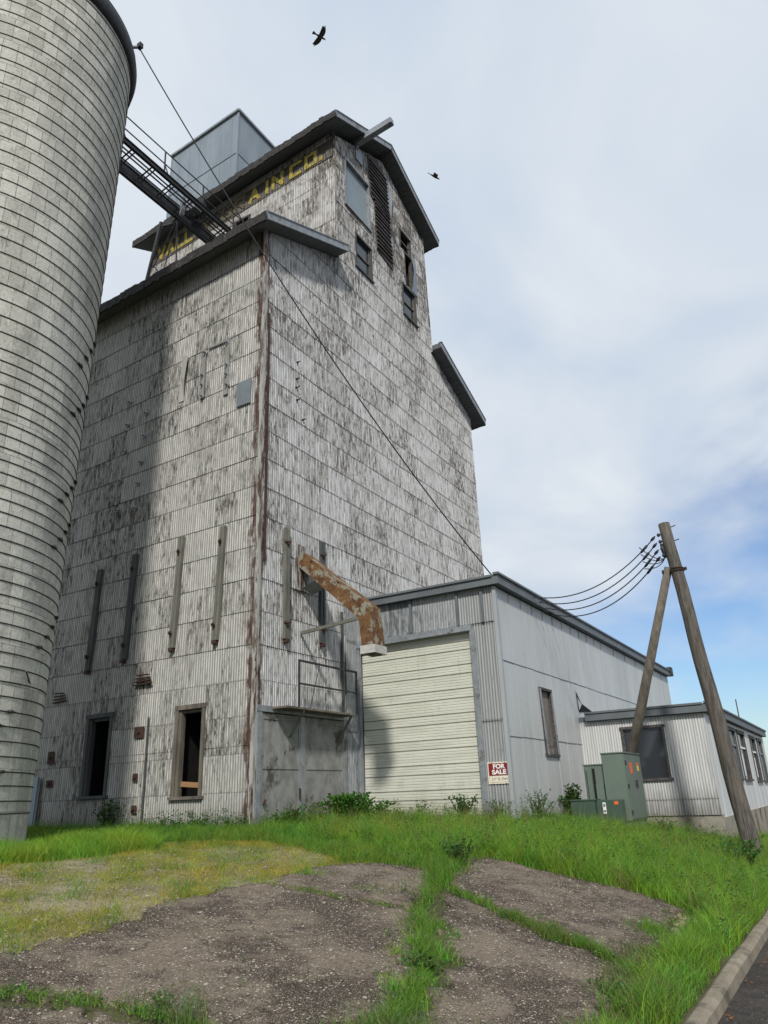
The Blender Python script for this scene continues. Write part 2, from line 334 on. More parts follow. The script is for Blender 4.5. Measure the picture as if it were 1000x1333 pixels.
def asphalt_mat(name, c1, c2, pebble, big=.5):
    m = Mat(name, .9, 0, .25); v = m.coord('Object')
    vo = m.n('ShaderNodeTexVoronoi'); vo.inputs['Scale'].default_value = 110; m.l(v, vo.inputs['Vector'])
    vo2 = m.n('ShaderNodeTexVoronoi'); vo2.inputs['Scale'].default_value = 34; m.l(v, vo2.inputs['Vector'])
    n = m.noise(v, 1.1, 6, .65); n2 = m.noise(v, 40, 4, .7)
    n = m.math('ADD', m.math('MULTIPLY', n, .6), m.math('MULTIPLY', m.noise(v, 5.5, 6, .7), .4)); c = m.mix(m.rng(n, .42, .58), c1, c2)
    c = m.mix(m.rng(n2, .35, .7, 0, .6), c, tuple(x*.5 for x in c1))
    hs = m.n('ShaderNodeSeparateColor'); m.l(vo.outputs['Color'], hs.inputs[0])
    pm = m.math('MULTIPLY', m.rng(hs.outputs[0], .62, .72), m.rng(vo.outputs['Distance'], .5, .36))
    c = m.mix(m.math('MULTIPLY', pm, .8), c, pebble)
    hs2 = m.n('ShaderNodeSeparateColor'); m.l(vo2.outputs['Color'], hs2.inputs[0])
    pm2 = m.math('MULTIPLY', m.rng(hs2.outputs[1], .86, .9), m.rng(vo2.outputs['Distance'], .4, .28))
    c = m.mix(m.math('MULTIPLY', pm2, .8), c, tuple(min(1, x*1.25) for x in pebble))
    wv = m.n('ShaderNodeVectorMath', operation='ADD'); nd = m.n('ShaderNodeTexNoise'); nd.inputs['Scale'].default_value = 3; nd.inputs['Detail'].default_value = 5; m.l(v, nd.inputs['Vector']); sc_ = m.n('ShaderNodeVectorMath', operation='SCALE'); sc_.inputs['Scale'].default_value = .35; m.l(nd.outputs['Color'], sc_.inputs[0]); m.l(v, wv.inputs[0]); m.l(sc_.outputs[0], wv.inputs[1])
    ce = m.n('ShaderNodeTexVoronoi', feature='DISTANCE_TO_EDGE'); ce.inputs['Scale'].default_value = .8; m.l(wv.outputs[0], ce.inputs['Vector'])
    ck = m.math('MULTIPLY', m.rng(ce.outputs['Distance'], .012, .003), m.rng(m.noise(v, .9, 3), .45, .6)); c = m.mix(m.math('MULTIPLY', ck, big), c, (.02, .017, .013)); m.col(c)
    h = m.math('ADD', m.math('MULTIPLY', vo.outputs['Distance'], -.7), m.math('MULTIPLY', n2, .8)); m.bump(h, .9, .012); return m.m
M['asphalt'] = asphalt_mat('crumbling_asphalt', (.062, .046, .034), (.20, .158, .118), (.40, .35, .28))
M['gravel'] = asphalt_mat('dirty_gravel', (.16, .135, .07), (.33, .285, .18), (.52, .46, .34), 0)
M['soil'] = asphalt_mat('grassy_soil', (.07, .075, .03), (.10, .10, .045), (.14, .13, .07))
M['road'] = asphalt_mat('street_asphalt', (.034, .029, .026), (.07, .06, .052), (.14, .12, .10))
M['pebble'] = mottled('pebbles', (.34, .31, .27), (.20, .18, .15), 9, bump=0)

def leafmat(name, trans=.45):
    m = Mat(name, .55, 0, .25); a = m.n('ShaderNodeAttribute', attribute_name='Col'); m.l(a.outputs['Color'], m.b.inputs['Base Color'])
    tr = m.n('ShaderNodeBsdfTranslucent'); m.l(a.outputs['Color'], tr.inputs[0]); mx = m.n('ShaderNodeMixShader'); mx.inputs[0].default_value = trans
    m.l(m.b.outputs[0], mx.inputs[1]); m.l(tr.outputs[0], mx.inputs[2]); m.l(mx.outputs[0], m.nt.nodes['Material Output'].inputs[0]); return m.m
M['grass'] = leafmat('grass_blades')

# ------------------------------------------------------------------ terrain
CP = np.array([(0,0,-.5),(-5,0,-.47),(-9,0,-.5),(0,3.5,-.5),(2,3.8,-.5),(3.9,3.8,-.52),(3.9,6.5,-.75),(3.9,9,-.95),(5.5,8.9,-1.08),(7.2,9,-1.36),(5.6,6.1,-.93),
(7.9,6.4,-1.42),(8.45,-14,-1.6),(8.45,-9,-1.58),(8.45,-4,-1.56),(8.45,1,-1.56),(8.45,6,-1.58),(8.45,12,-1.66),(8.45,20,-1.8),(7.2,16,-1.55),(7.2,23,-1.6),
(4.5,-7.5,-1.05),(2.5,-3,-.72),(5.5,-3,-1.0),(5.5,0,-.88),(4,2,-.66),(0,-4,-.6),(0,-9,-.85),(-5,-5,-.5),(-6,-12,-.8),(-14,-4,-.5),(7.2,-4,-1.36),(7.2,0,-1.3),(6.8,-8,-1.38),(4,-14,-1.2),(-14,-14,-.8),(-14,10,-.5),(4,-20,-1.3),(8.45,-20,-1.6),(-14,25,-.6),(3,25,-.9)], float)
def _U(r2): return np.where(r2 > 1e-9, r2*np.log(np.maximum(r2, 1e-9))*.5, 0)
nC = len(CP); _r2 = ((CP[:, None, :2]-CP[None, :, :2])**2).sum(2)
_A = np.block([[_U(_r2)+np.eye(nC)*.3, np.c_[np.ones(nC), CP[:, :2]]], [np.c_[np.ones(nC), CP[:, :2]].T, np.zeros((3, 3))]])
SOL = np.linalg.solve(_A, np.r_[CP[:, 2], 0, 0, 0])
def TZ(x, y):
    x = np.asarray(x, float); y = np.asarray(y, float); xs = np.clip(x, -16, 8.6); ys = np.clip(y, -22, 26)
    o = SOL[nC]+SOL[nC+1]*xs+SOL[nC+2]*ys
    for i in range(nC): o = o+SOL[i]*_U((xs-CP[i, 0])**2+(ys-CP[i, 1])**2)
    return o + .012*np.sin(x*2.1+y*1.3)*np.sin(y*1.7-x*.6)
def tz(x, y): return float(TZ(x, y))

KX = 8.64                                   # back edge of the kerb
xs = np.unique(np.r_[-1500, -700, -300, -120, -60, -30, np.arange(-20, 8.4, .25), KX-.02, KX+.02]); ys = np.unique(np.r_[-1500, -600, -200, -80, -40, np.arange(-24, 30, .25), 45, 80, 200, 600, 2500])
def sheet(xs, ys, dz=0.0, zf=TZ):
    X, Y = np.meshgrid(xs, ys, indexing='ij'); Z = zf(X, Y)+dz; nx, ny = X.shape
    V = np.c_[X.ravel(), Y.ravel(), Z.ravel()]; i = np.arange(nx-1)[:, None]*ny+np.arange(ny-1)[None]; i = i.ravel()
    return V, np.c_[i, i+ny, i+ny+1, i+1]
V, F = sheet(xs, ys); g = struct(link('ground', np_mesh('ground', V, F), M['soil'], smooth=True))
ROADZ = -1.67
rx = np.r_[KX+.14, 10, 12, 16, 17, 60, 300, 1500]; rys = np.r_[-1500, -300, -60, np.arange(-24, 30, 1), 60, 200, 900, 2500]
V, F = sheet(rx, rys, 0, lambda X, Y: ROADZ - .06*np.clip((Y-8)/12, 0, 1) + np.where(X > 17, .1, 0)+0*X)
struct(link('road', np_mesh('road', V, F), M['road'], smooth=True))
kb = MB(); yy = np.arange(-30, 60, .5)
for a, b in zip(yy[:-1], yy[1:]):
    za, zb = tz(KX, a), tz(KX, b); a2 = a+.0; b2 = b-(.012 if int(round(a*2)) % 6 == 0 else 0)
    prof = [(KX-.01, -.3), (KX-.01, .0), (KX+.02, .02), (KX+.085, .02), (KX+.125, -.01), (KX+.165, -.3)]
    P0 = [(x, a2, za+z) for x, z in prof]; P1 = [(x, b2, zb+z) for x, z in prof]
    for i in range(len(prof)-1): kb.quad(P0[i], P0[i+1], P1[i+1], P1[i])
M['kerb'] = mottled('kerb_concrete', (.25, .215, .16), (.16, .135, .10), 5, bump=.6, c3=(.09, .08, .06), t3=(.52, .66))
struct(kb.build('kerb', M['kerb']))
gut = MB(); gut.quad((KX+.15, -30, ROADZ+.004), (KX+.15, 60, ROADZ+.004-.05), (KX+.5, 60, ROADZ+.004-.05), (KX+.5, -30, ROADZ+.004))
M['gutter'] = mottled('gutter_concrete', (.12, .11, .10), (.06, .055, .05), 3, rough=.5, bump=.3)
struct(gut.build('gutter', M['gutter'], recalc=False))

def inside(px, py, poly):
    poly = np.asarray(poly); res = np.zeros(px.shape, bool); n = len(poly)
    for i in range(n):
        x0, y0 = poly[i]; x1, y1 = poly[(i+1) % n]
        c = ((y0 > py) != (y1 > py)) & (px < (x1-x0)*(py-y0)/(y1-y0+1e-12)+x0); res ^= c
    return res
def vnoise(x, y, s, seed=0):
    x = x*s+seed*17.3; y = y*s-seed*9.1
    return (np.sin(x*1.7+1.3*np.sin(y*1.1))+np.sin(y*2.3+1.7*np.sin(x*.9+2))+np.sin((x+y)*3.1+np.sin(x*2.7)))/3
def patch(name, poly, mat, dz, step=.045, jag=.11, thick=.05):
    poly = np.asarray(poly); x0, y0 = poly.min(0)-.2; x1, y1 = poly.max(0)+.2
    xs = np.arange(x0, x1, step); ys = np.arange(y0, y1, step); V, F = sheet(xs, ys, dz)
    cx = V[F, 0].mean(1); cy = V[F, 1].mean(1)
    jx = jag*vnoise(cx, cy, 5, 1)+jag*.5*vnoise(cx, cy, 16, 4); jy = jag*vnoise(cx, cy, 5, 2)+jag*.5*vnoise(cx, cy, 17, 3)
    k = inside(cx+jx, cy+jy, poly); F = F[k]
    V[:, 2] += .008*vnoise(V[:, 0], V[:, 1], 2.5, 5)
    # skirt along open edges
    E = np.concatenate([F[:, [0, 1]], F[:, [1, 2]], F[:, [2, 3]], F[:, [3, 0]]]); key = np.sort(E, 1); u, idx, cnt = np.unique(key, axis=0, return_index=True, return_counts=True)
    be = E[idx[cnt == 1]]; n = len(V); Vb = V.copy(); Vb[:, 2] -= thick; V = np.r_[V, Vb]; F = np.r_[F, np.c_[be[:, 1], be[:, 0], be[:, 0]+n, be[:, 1]+n]]
    used, inv = np.unique(F, return_inverse=True)
    return struct(link(name, np_mesh(name, V[used], inv.reshape(F.shape)), mat, smooth=False))
ASPH = [
 [(2.2,-14),(4.6,-9),(4.38,-7.86),(4.26,-7.39),(4.25,-6.79),(4.19,-6.31),(3.92,-6.02),(3.87,-5.18),(4.04,-4.44),(5.5,-4.36),(5.9,-4.32),(6.35,-5.0),(6.7,-5.75),(7.0,-6.7),(6.8,-7.5),(6.1,-7.75),(5.7,-7.85),(5.3,-8.0),(4.95,-8.1),(4.75,-8.4)],
 [(4.1,-4.35),(3.92,-3.9),(3.94,-3.5),(4.0,-3.01),(4.39,-2.55),(4.96,-2.49),(5.1,-2.3),(5.35,-2.9),(5.85,-4.15),(5.5,-4.25)],
 [(5.25,-1.75),(5.27,-.95),(6.01,-1.0),(6.62,-.95),(7.25,-.75),(7.8,-1.05),(8.0,-3.0),(8.0,-4.05),(7.5,-3.78),(7.0,-3.66),(6.35,-3.32),(5.72,-2.95),(5.45,-2.6)],
 [(5.75,-3.3),(6.41,-3.6),(7.04,-3.92),(7.5,-4.05),(8.05,-4.4),(8.1,-5.0),(8.05,-6.2),(7.9,-8),(7.6,-10),(7.2,-14),(6.9,-14),(7.2,-9),(7.35,-6.9),(6.85,-5.3),(6.2,-4.3)],
 [(4.9,-8.45),(5.4,-8.25),(6.1,-8.0),(6.9,-7.7),(7.1,-8.6),(6.8,-14),(2.4,-14),(4.6,-9)]]
for p in ASPH: patch('asphalt_slab', p, M['asphalt'], .035)
GRAV = [(2.5,-14),(4.6,-9),(4.5,-7.9),(4.35,-6.8),(4.0,-6.0),(4.0,-5.0),(4.1,-4.4),(4.0,-3.4),(3.4,-2.2),(2.2,-2.0),(.6,-3.2),(-.5,-4.6),(-2,-6),(-4,-14)]
patch('gravel_patch', GRAV, M['gravel'], .008, .08, .2, .02)
patch('gravel_patch', [(7.7,-1.0),(8.2,-1.6),(8.3,-3.0),(8.3,-4.6),(8.0,-4.3),(8.05,-3),(7.9,-1.4)], M['gravel'], .012, .05, .08, .02)

# loose pebbles
def pebbles(n):
    ico = bmesh.new(); bmesh.ops.create_icosphere(ico, subdivisions=1, radius=1); bv = np.array([v.co[:] for v in ico.verts]); bf = np.array([[v.index for v in f.verts] for f in ico.faces]); ico.free()
    X = []; 
    while len(X) < n:
        x = rng.uniform(1, 8.3); y = rng.uniform(-9, -.8)
        if inside(np.array([x]), np.array([y]), GRAV)[0] or any(inside(np.array([x]), np.array([y]), p)[0] for p in ASPH): X.append((x, y))
    X = np.array(X); n = len(X); s = rng.uniform(.003, .009, n)*(1+1.0*(rng.random(n) > .96)); z = TZ(X[:, 0], X[:, 1])+.038
    sc = np.stack([s*rng.uniform(.8, 1.5, n), s*rng.uniform(.8, 1.5, n), s*.6], 1)
    V = (bv[None]*sc[:, None]*rng.uniform(.8, 1.2, (n, len(bv), 1))+np.c_[X, z][:, None]).reshape(-1, 3); F = (bf[None]+np.arange(n)[:, None, None]*len(bv)).reshape(-1, 3)
    o = link('pebbles', np_mesh('pebbles', V, F), M['pebble']); struct(o, 'stuff')
pebbles(8000)

# ------------------------------------------------------------------ corrugated walls
LAM = .0677
def warpz(x, z): return z + np.minimum(x, 0)*np.maximum(z-4, 0)*.0058     # the old tower sags away from the near corner
def corr(name, mat, parent, axis, pos, sgn, a0, a1, courses, ztop=None, holes=(), amp=.009, lip=.010, uvoff=0.0, warp=True, per=6, urev=False):
    """axis 0: wall at x=pos, runs along y; axis 1: wall at y=pos, runs along x. sgn = outward direction."""
    st = LAM/per; na = max(2, int(round((a1-a0)/st))); A = np.linspace(a0, a1, na+1); corrg = amp*np.cos(2*np.pi*A/LAM)
    Vs = []; Fs = []; UV = []; n0 = 0
    top = ztop(A) if ztop is not None else np.full(na+1, 1e9)
    for zb, zt in zip(courses[:-1], courses[1:]):
        cuts = sorted({zb, zt} | {z for h in holes for z in (h[2], h[3]) if zb < z < zt})
        cell = np.floor((A + (hash(round(zb, 2)) % 7)*.1)/.66).astype(int); jit = ((np.sin(cell*12.9898+zb*78.2)*43758.5) % 1-.5)*.006
        for lo, hi in zip(cuts[:-1], cuts[1:]):
            mid = (lo+hi)/2; ok = np.ones(na, bool); am = (A[:-1]+A[1:])/2
            for h in holes:
                if h[2] <= mid <= h[3]: ok &= ~((am > h[0]) & (am < h[1]))
            L = np.minimum(lo, top); H = np.minimum(hi, top); ok &= ~((H[:-1]-L[:-1] < .002) & (H[1:]-L[1:] < .002))
            def off(z): return pos+sgn*(corrg+jit+lip*(1-(z-zb)/(zt-zb)))
            for z in (L, H):
                o = off(z); x, y = (o, A) if axis == 0 else (A, o)
                zz = warpz(x if axis == 1 else np.full_like(A, pos), z) if warp else z
                Vs.append(np.stack([x, y, zz], 1)); UV.append(np.stack([A+uvoff, z], 1))
            i = np.nonzero(ok)[0]; f = np.c_[n0+i, n0+i+1, n0+na+1+i+1, n0+na+1+i]
            if (axis == 0) != (sgn > 0): f = f[:, ::-1]
            Fs.append(f); n0 += 2*(na+1)
            if lo == zb and lip > 0:      # underside of the lap
                Vs.append(Vs[-2].copy()); q = Vs[-2].copy(); q[:, axis] -= sgn*(lip+.004); Vs.append(q); UV += [UV[-2], UV[-2]]
                f = np.c_[n0+i, n0+i+1, n0+na+1+i+1, n0+na+1+i]; Fs.append(f if (axis == 0) == (sgn > 0) else f[:, ::-1]); n0 += 2*(na+1)
    V = np.concatenate(Vs); F = np.concatenate(Fs); UV = np.concatenate(UV)
    used, inv = np.unique(F, return_inverse=True)
    return link(name, np_mesh(name, V[used], inv.reshape(F.shape), UV[used]), mat, parent)
def wz(x, z): return float(warpz(np.array([x]), np.array([z]))[0])

# ------------------------------------------------------------------ the grain elevator
tower = thing('grain_elevator', 'tall grain elevator clad in peeling white corrugated steel with a raised monitor roof', 'grain elevator', (0, 0, -.5))
XW, YN = -8.3, 12.4; Y1, Y2, YR = 3.22, 9.26, 6.24
COURSES = [-.9, 1.07]+[3.07+.717*k for k in range(30)]
ET, RT, MT = 13.62, 15.42, 20.0             # wall tops: eave, at the monitor wall, monitor eave
def lowroof(y): return 13.8+(np.minimum(y, YN-y))*.435-.03
def monroof(y): return 20.08+(3.02-np.abs(y-YR))*.5
def gtop(y): return np.where((y < Y1) | (y > Y2), lowroof(y), monroof(y))
# openings: (a0, a1, z0, z1)
WS = [(-4.93, -4.22, .27, 1.95), (-2.06, -1.38, .17, 1.9)]
WG = [(3.8, 5.18, 17.68, 19.56), (4.33, 5.2, 15.62, 16.86), (7.34, 8.06, 18.55, 19.3), (7.62, 8.1, 17.05, 18.45), (7.34, 8.2, 15.65, 16.9)]
corr('side_wall', M['side'], tower, 1, 0, -1, XW, 0, COURSES, lambda a: np.full_like(a, 13.8), WS, uvoff=0)
corr('gable_wall', M['gable'], tower, 0, 0, 1, 0, YN, COURSES, gtop, WG+[(.16, 3.2, -1, 1.76)], uvoff=0)
corr('monitor_wall', M['monitor'], tower, 1, Y1, -1, XW, 0, [14.2, 16.7, 18.4, 20.3], None, [(-4.1, -3.55, 17.9, 18.85)], uvoff=0)
corr('monitor_wall', M['monitor'], tower, 1, Y2, 1, XW, 0, [14.2, 16.7, 18.4, 20.3], None, per=4)
corr('side_wall', M['side'], tower, 1, YN, 1, XW, 0, COURSES, lambda a: np.full_like(a, 13.75), per=4)
corr('gable_wall', M['gable'], tower, 0, XW, -1, 0, YN, COURSES, gtop, per=4)

# corner trim with rust
ct = MB()
zz = np.arange(-.8, 13.6, .717)
for i, z in enumerate(zz):
    j = .004*((i*37) % 5-2); ct.bb(-.06+j, .022, -.034+j*.3, -.020, z, z+.716); ct.bb(.020, .034, -.034, .07+j, z, z+.716)
M['trim'] = mottled('rusty_corner_trim', (.36, .355, .335), (.12, .10, .08), 2.2, (5, 5, .7), bump=.4, c3=(.075, .04, .028), t3=(.56, .62), lo=.46, hi=.6)
ct.build('corner_trim', M['trim'], tower)
ct2 = MB(); ct2.bar((.035, .17, 4.9), (.035, .14, 11.3), .03, .04); ct2.build('downpipe', M['rustdark'], tower)

# roofs (sagging with the tower)
def roofslab(name, y0, z0, y1, z1, x0, x1, th, mats, edge_x=True):
    b = MB(); n = 26; X = np.linspace(x1, x0, n)
    f = [warpz(np.array([x]), np.array([z0]))[0]-z0 for x in X]; f1 = [warpz(np.array([x]), np.array([z1]))[0]-z1 for x in X]
    for i in range(n-1):
        a = [(X[i], y0, z0+f[i]), (X[i+1], y0, z0+f[i+1]), (X[i+1], y1, z1+f1[i+1]), (X[i], y1, z1+f1[i])]
        lo = [(p[0], p[1], p[2]-th) for p in a]
        b.quad(*a); b.quad(*lo[::-1]); b.quad(a[0], a[1], lo[1], lo[0]); b.quad(a[2], a[3], lo[3], lo[2])
        if i == 0: b.quad(a[3], a[0], lo[0], lo[3])
        if i == n-2: b.quad(a[1], a[2], lo[2], lo[1])
    o = b.build(name, mats[0], tower, recalc=True)
    # ragged tarred eave
    e = MB(); s = -1 if y0 < y1 else 1; m = int((x1-x0)/.16)
    for i in range(m):
        xa = x1-i*.16; xb = xa-.158; zo = wz(xa, z0); r1 = random.uniform(-.02, .03); r2 = random.uniform(-.03, .02)
        e.bb(xb, xa, y0+s*(.02+random.uniform(0, .02)), y0-s*.02, zo-th-.02+r2, zo+.05+r1)
    e.build('eave_edge', M['roofedge'], o)
    # grey metal rake
    k = MB(); d = Vector((0, y1-y0, z1-z0)); 
    k.bar((x1+.012, y0, z0-th/2+.02), (x1+.012, y1, z1-th/2+.02), .03, th+.03); k.bar((x1-.02, y0, z0+.03), (x1-.02, y1, z1+.03), .14, .03)
    k.build('rake_trim', M['flash'], o)
    return o
TH = .2
sl = .435
roofslab('lower_roof', -.5, 13.78, Y1-.01, 13.78+(Y1+.49)*sl, XW-.4, .42, TH, [M['soffit']])
roofslab('lower_roof', YN+.5, 13.78, Y2+.01, 13.78+(Y1+.49)*sl, XW-.4, .42, TH, [M['soffit']])
su = .5
roofslab('monitor_roof', Y1-.55, 20.32, YR, 20.32+(YR-Y1+.55)*su, XW-.4, .42, .2, [M['soffit']])
roofslab('monitor_roof', Y2+.5, 20.32, YR+.003, 20.32+(YR-Y1+.5)*su, XW-.4, .42, .2, [M['soffit']])

# frames
def frame(b, axis, pos, sgn, h, wd=.09, dep=.05, sill=True):
    a0, a1, z0, z1 = h; p0, p1 = sorted((pos+sgn*dep, pos-sgn*.12))
    def bb(a, c, z, zz_, e=0):
        q0, q1 = (p0-(e if sgn < 0 else 0), p1+(e if sgn > 0 else 0))
        if axis == 1: b.bb(a, c, q0, q1, z, zz_)
        else: b.bb(q0, q1, a, c, z, zz_)
    bb(a0-wd, a0, z0, z1); bb(a1, a1+wd, z0, z1); bb(a0-wd-.02, a1+wd+.02, z1, z1+wd+.01, .008)
    if sill: bb(a0-wd-.04, a1+wd+.04, z0-.06, z0, .035)
def pane(axis, pos, h, dep, mat, parent, name='pane'):
    a0, a1, z0, z1 = h; b = MB()
    if axis == 1: b.bb(a0, a1, pos, pos+.01, z0, z1)
    else: b.bb(pos-.01, pos, a0, a1, z0, z1)
    return b.build(name, mat, parent)
def interior(axis, pos, sgn, h, parent, depth=.9):
    a0, a1, z0, z1 = h[0]-.1, h[1]+.1, h[2]-.1, h[3]+.1; b = MB(); p = pos-sgn*.06; q = pos-sgn*depth
    def P(a, d, z): return (d, a, z) if axis == 0 else (a, d, z)
    b.quad(P(a0, q, z0), P(a1, q, z0), P(a1, q, z1), P(a0, q, z1))
    b.quad(P(a0, p, z0), P(a0, q, z0), P(a0, q, z1), P(a0, p, z1)); b.quad(P(a1, p, z0), P(a1, q, z0), P(a1, q, z1), P(a1, p, z1))
    b.quad(P(a0, p, z0), P(a1, p, z0), P(a1, q, z0), P(a0, q, z0)); b.quad(P(a0, p, z1), P(a1, p, z1), P(a1, q, z1), P(a0, q, z1))
    return b.build('interior', M['black'], parent, recalc=False)
for i, h in enumerate(WS):
    b = MB(); frame(b, 1, 0, -1, h, .085, .04)
    f = b.build('window_opening', M['oldwood'] if i else M['stripdark'], tower); interior(1, 0, -1, h, f)
    c = MB(); c.bb(h[0], h[0]+.07, .0, .12, h[2], h[3]); c.bb(h[1]-.03, h[1], 0, .12, h[2], h[3]); c.bb(h[0], h[1], .03, .12, h[3]-.07, h[3])
    c.build('jamb', M['oldwood'] if i else M['stripdark'], f)
    if i: c = MB(); c.bar((h[0], .1, .42), (h[1], .1, .37), .04, .1); M['rawboard'] = mottled('raw_board', (.34, .2, .09), (.26, .15, .07), 6); c.build('loose_board', M['rawboard'], f)
# gable windows
def gwin(h, paneM, mull=True, name='window', fm='flash', dep=.03, inset=.07, wd=.06, sill=True):
    b = MB(); frame(b, 0, 0, 1, h, wd, dep, sill); f = b.build(name, M[fm], tower); pane(0, -inset, h, 0, paneM, f)
    if mull:
        c = MB(); zm = (h[2]+h[3])/2; c.bb(-.065, -.03, h[0], h[1], zm-.025, zm+.025); c.bb(-.065, -.03, h[0], h[0]+.05, h[2], h[3]); c.bb(-.065, -.03, h[1]-.05, h[1], h[2], h[3]); c.build('sash', M['oldwood'], f)
    return f
gwin(WG[0], M['boarded'], False, 'boarded_window', dep=.035)
gwin(WG[1], M['glass'], fm='stripdark'); gwin(WG[4], M['glass'], fm='stripdark')
f = gwin(WG[2], M['glass'], fm='darkwood', inset=.35, sill=False); 
b = MB(); frame(b, 0, 0, 1, WG[3], .05, .02, False); f = b.build('torn_opening', M['darkwood'], tower); interior(0, 0, 1, WG[3], f)
b = MB(); n = 10
for k in range(n):
    z0 = 17.0+1.5*k/n; z1 = 17.0+1.5*(k+1)/n; c0 = .05+.10*math.sin(math.pi*k/n); c1 = .05+.10*math.sin(math.pi*(k+1)/n)
    b.quad((.03, 8.42, z0), (c0, 7.95+.1*k/n, z0), (c1, 7.95+.1*(k+1)/n, z1), (.03, 8.42, z1))
b.build('bent_sheet', M['headhouse'], tower, recalc=False)
# louvred opening where the sheets are gone: dark boards
LV = [(5.22, 21.1), (5.85, 21.3), (6.42, 20.85), (6.5, 19.8), (6.62, 17.0), (5.58, 17.2), (5.5, 19.2), (5.28, 19.35)]
b = MB(); b.prism(LV, 0, .03, .045); lv = b.build('louvre', M['darkwood'], tower)
b = MB(); z = 17.25
def lvy(z, side):
    pts = sorted([(q[1], q[0]) for q in (LV[0], LV[7], LV[6], LV[5])] if side == 0 else [(q[1], q[0]) for q in (LV[4], LV[3], LV[2], (6.0, 21.15))])
    return float(np.interp(z, [p[0] for p in pts], [p[1] for p in pts]))
while z < 20.95:
    ya, yb = lvy(z, 0)+.02, lvy(z, 1)-.02; b.bar((.065, ya, z+random.uniform(-.01, .01)), (.065, yb, z+random.uniform(-.02, .02)), random.choice((.05, .07, .09)), .04); z += random.uniform(.14, .2)
b.build('slats', M['darkwood'], lv)
b = MB(); b.poly([(.033, 6.3, 21.1), (.033, 6.62, 21.2), (.10, 6.75, 20.3), (.05, 6.66, 19.2), (.033, 6.5, 19.8)]); b.build('curled_sheet', M['flash'], tower, recalc=False)
b = MB(); b.bb(.02, .04, 4.42, 4.85, 20.15, 20.72); b.build('hoist_hatch', M['headhouse'], tower)
b = MB(); b.bar((-.3, 4.5, 20.86), (1.45, 4.5, 21.02), .2, .24); b.bar((.03, 4.5, 20.6), (.03, 4.5, 20.86), .1, .1)
b.build('hoist_beam', M['flash'], tower, bevel=.01)

# sign band and painted lettering on the monitor wall
corr('sign_band', M['band'], tower, 1, Y1-.025, -1, XW+.05, -.06, [19.25, 20.0], None, (), lip=.004)
sb = bpy.data.objects['sign_band']
STROKES = {'V': [((0, 1), (.5, 0)), ((.5, 0), (1, 1))], 'A': [((0, 0), (.5, 1)), ((.5, 1), (1, 0)), ((.2, .33), (.8, .33))], 'L': [((0, 1), (0, 0)), ((0, 0), (1, 0))],
 'E': [((0, 0), (0, 1)), ((0, 1), (1, 1)), ((0, .5), (.8, .5)), ((0, 0), (1, 0))], 'Y': [((0, 1), (.5, .5)), ((1, 1), (.5, .5)), ((.5, .5), (.5, 0))],
 'G': [((1, 1), (0, 1)), ((0, 1), (0, 0)), ((0, 0), (1, 0)), ((1, 0), (1, .45)), ((1, .45), (.55, .45))], 'R': [((0, 0), (0, 1)), ((0, 1), (1, 1)), ((1, 1), (1, .5)), ((1, .5), (0, .5)), ((.4, .5), (1, 0))],
 'I': [((.5, 0), (.5, 1))], 'N': [((0, 0), (0, 1)), ((0, 1), (1, 0)), ((1, 0), (1, 1))], 'C': [((1, 1), (0, 1)), ((0, 1), (0, 0)), ((0, 0), (1, 0))],
 'O': [((0, 0), (0, 1)), ((0, 1), (1, 1)), ((1, 1), (1, 0)), ((1, 0), (0, 0))], '.': [((.1, 0), (.1, .14))]}
def letter_mat(a, b):
    m = Mat('flaking_yellow_paint', .7); n = m.noise(m.coord('Object', (14, 1, 2)), 1.6, 6, .75)
    m.col(m.mix(m.rng(n, a, b), (.38, .30, .05), (.085, .07, .05))); return m.m
M['letter'] = letter_mat(.49, .59); M['letterfaded'] = letter_mat(.3, .5)
def stroke_bar(b, a, c, t, y):
    d = (c-a).normalized(); n = Vector((-d.z, 0, d.x))*t/2; a = a-d*t*.45; c = c+d*t*.45
    P = [a+n, c+n, c-n, a-n]; b.prism([(p.x, p.z) for p in P], 1, y-.006, y)
def letters(txt, xs, z0, h, wd, t=.13):
    b = MB()
    for ch, x in zip(txt, xs):
        for j, (p, q) in enumerate(STROKES[ch]):
            a = Vector((x+p[0]*wd, 0, 0)); c = Vector((x+q[0]*wd, 0, 0)); a.z = wz(a.x, z0+p[1]*h); c.z = wz(c.x, z0+q[1]*h)
            stroke_bar(b, a, c, t, Y1-.042-.0015*j)
    return b
letters('VALL', [-7.85, -7.4, -6.93, -6.5], 19.4, .46, .29).build('lettering', M['letter'], sb)
letters('EY', [-6.08, -5.65], 19.4, .46, .29).build('lettering', M['letterfaded'], sb)
letters('GR', [-4.75, -4.15], 19.39, .46, .38).build('lettering', M['letterfaded'], sb)
letters('AIN', [-3.5, -2.95, -2.5], 19.39, .46, .38).build('lettering', M['letter'], sb)
letters('CO.', [-1.75, -1.13, -.58], 19.38, .46, .38).build('lettering', M['letter'], sb)
interior(1, Y1, -1, (-4.1, -3.55, wz(-3.8, 17.9), wz(-3.8, 18.85)), tower)
b = MB(); h = (-4.1, -3.55, wz(-3.8, 17.9), wz(-3.8, 18.85)); frame(b, 1, Y1, -1, h, .07, .04); b.build('monitor_doorway', M['darkwood'], tower)

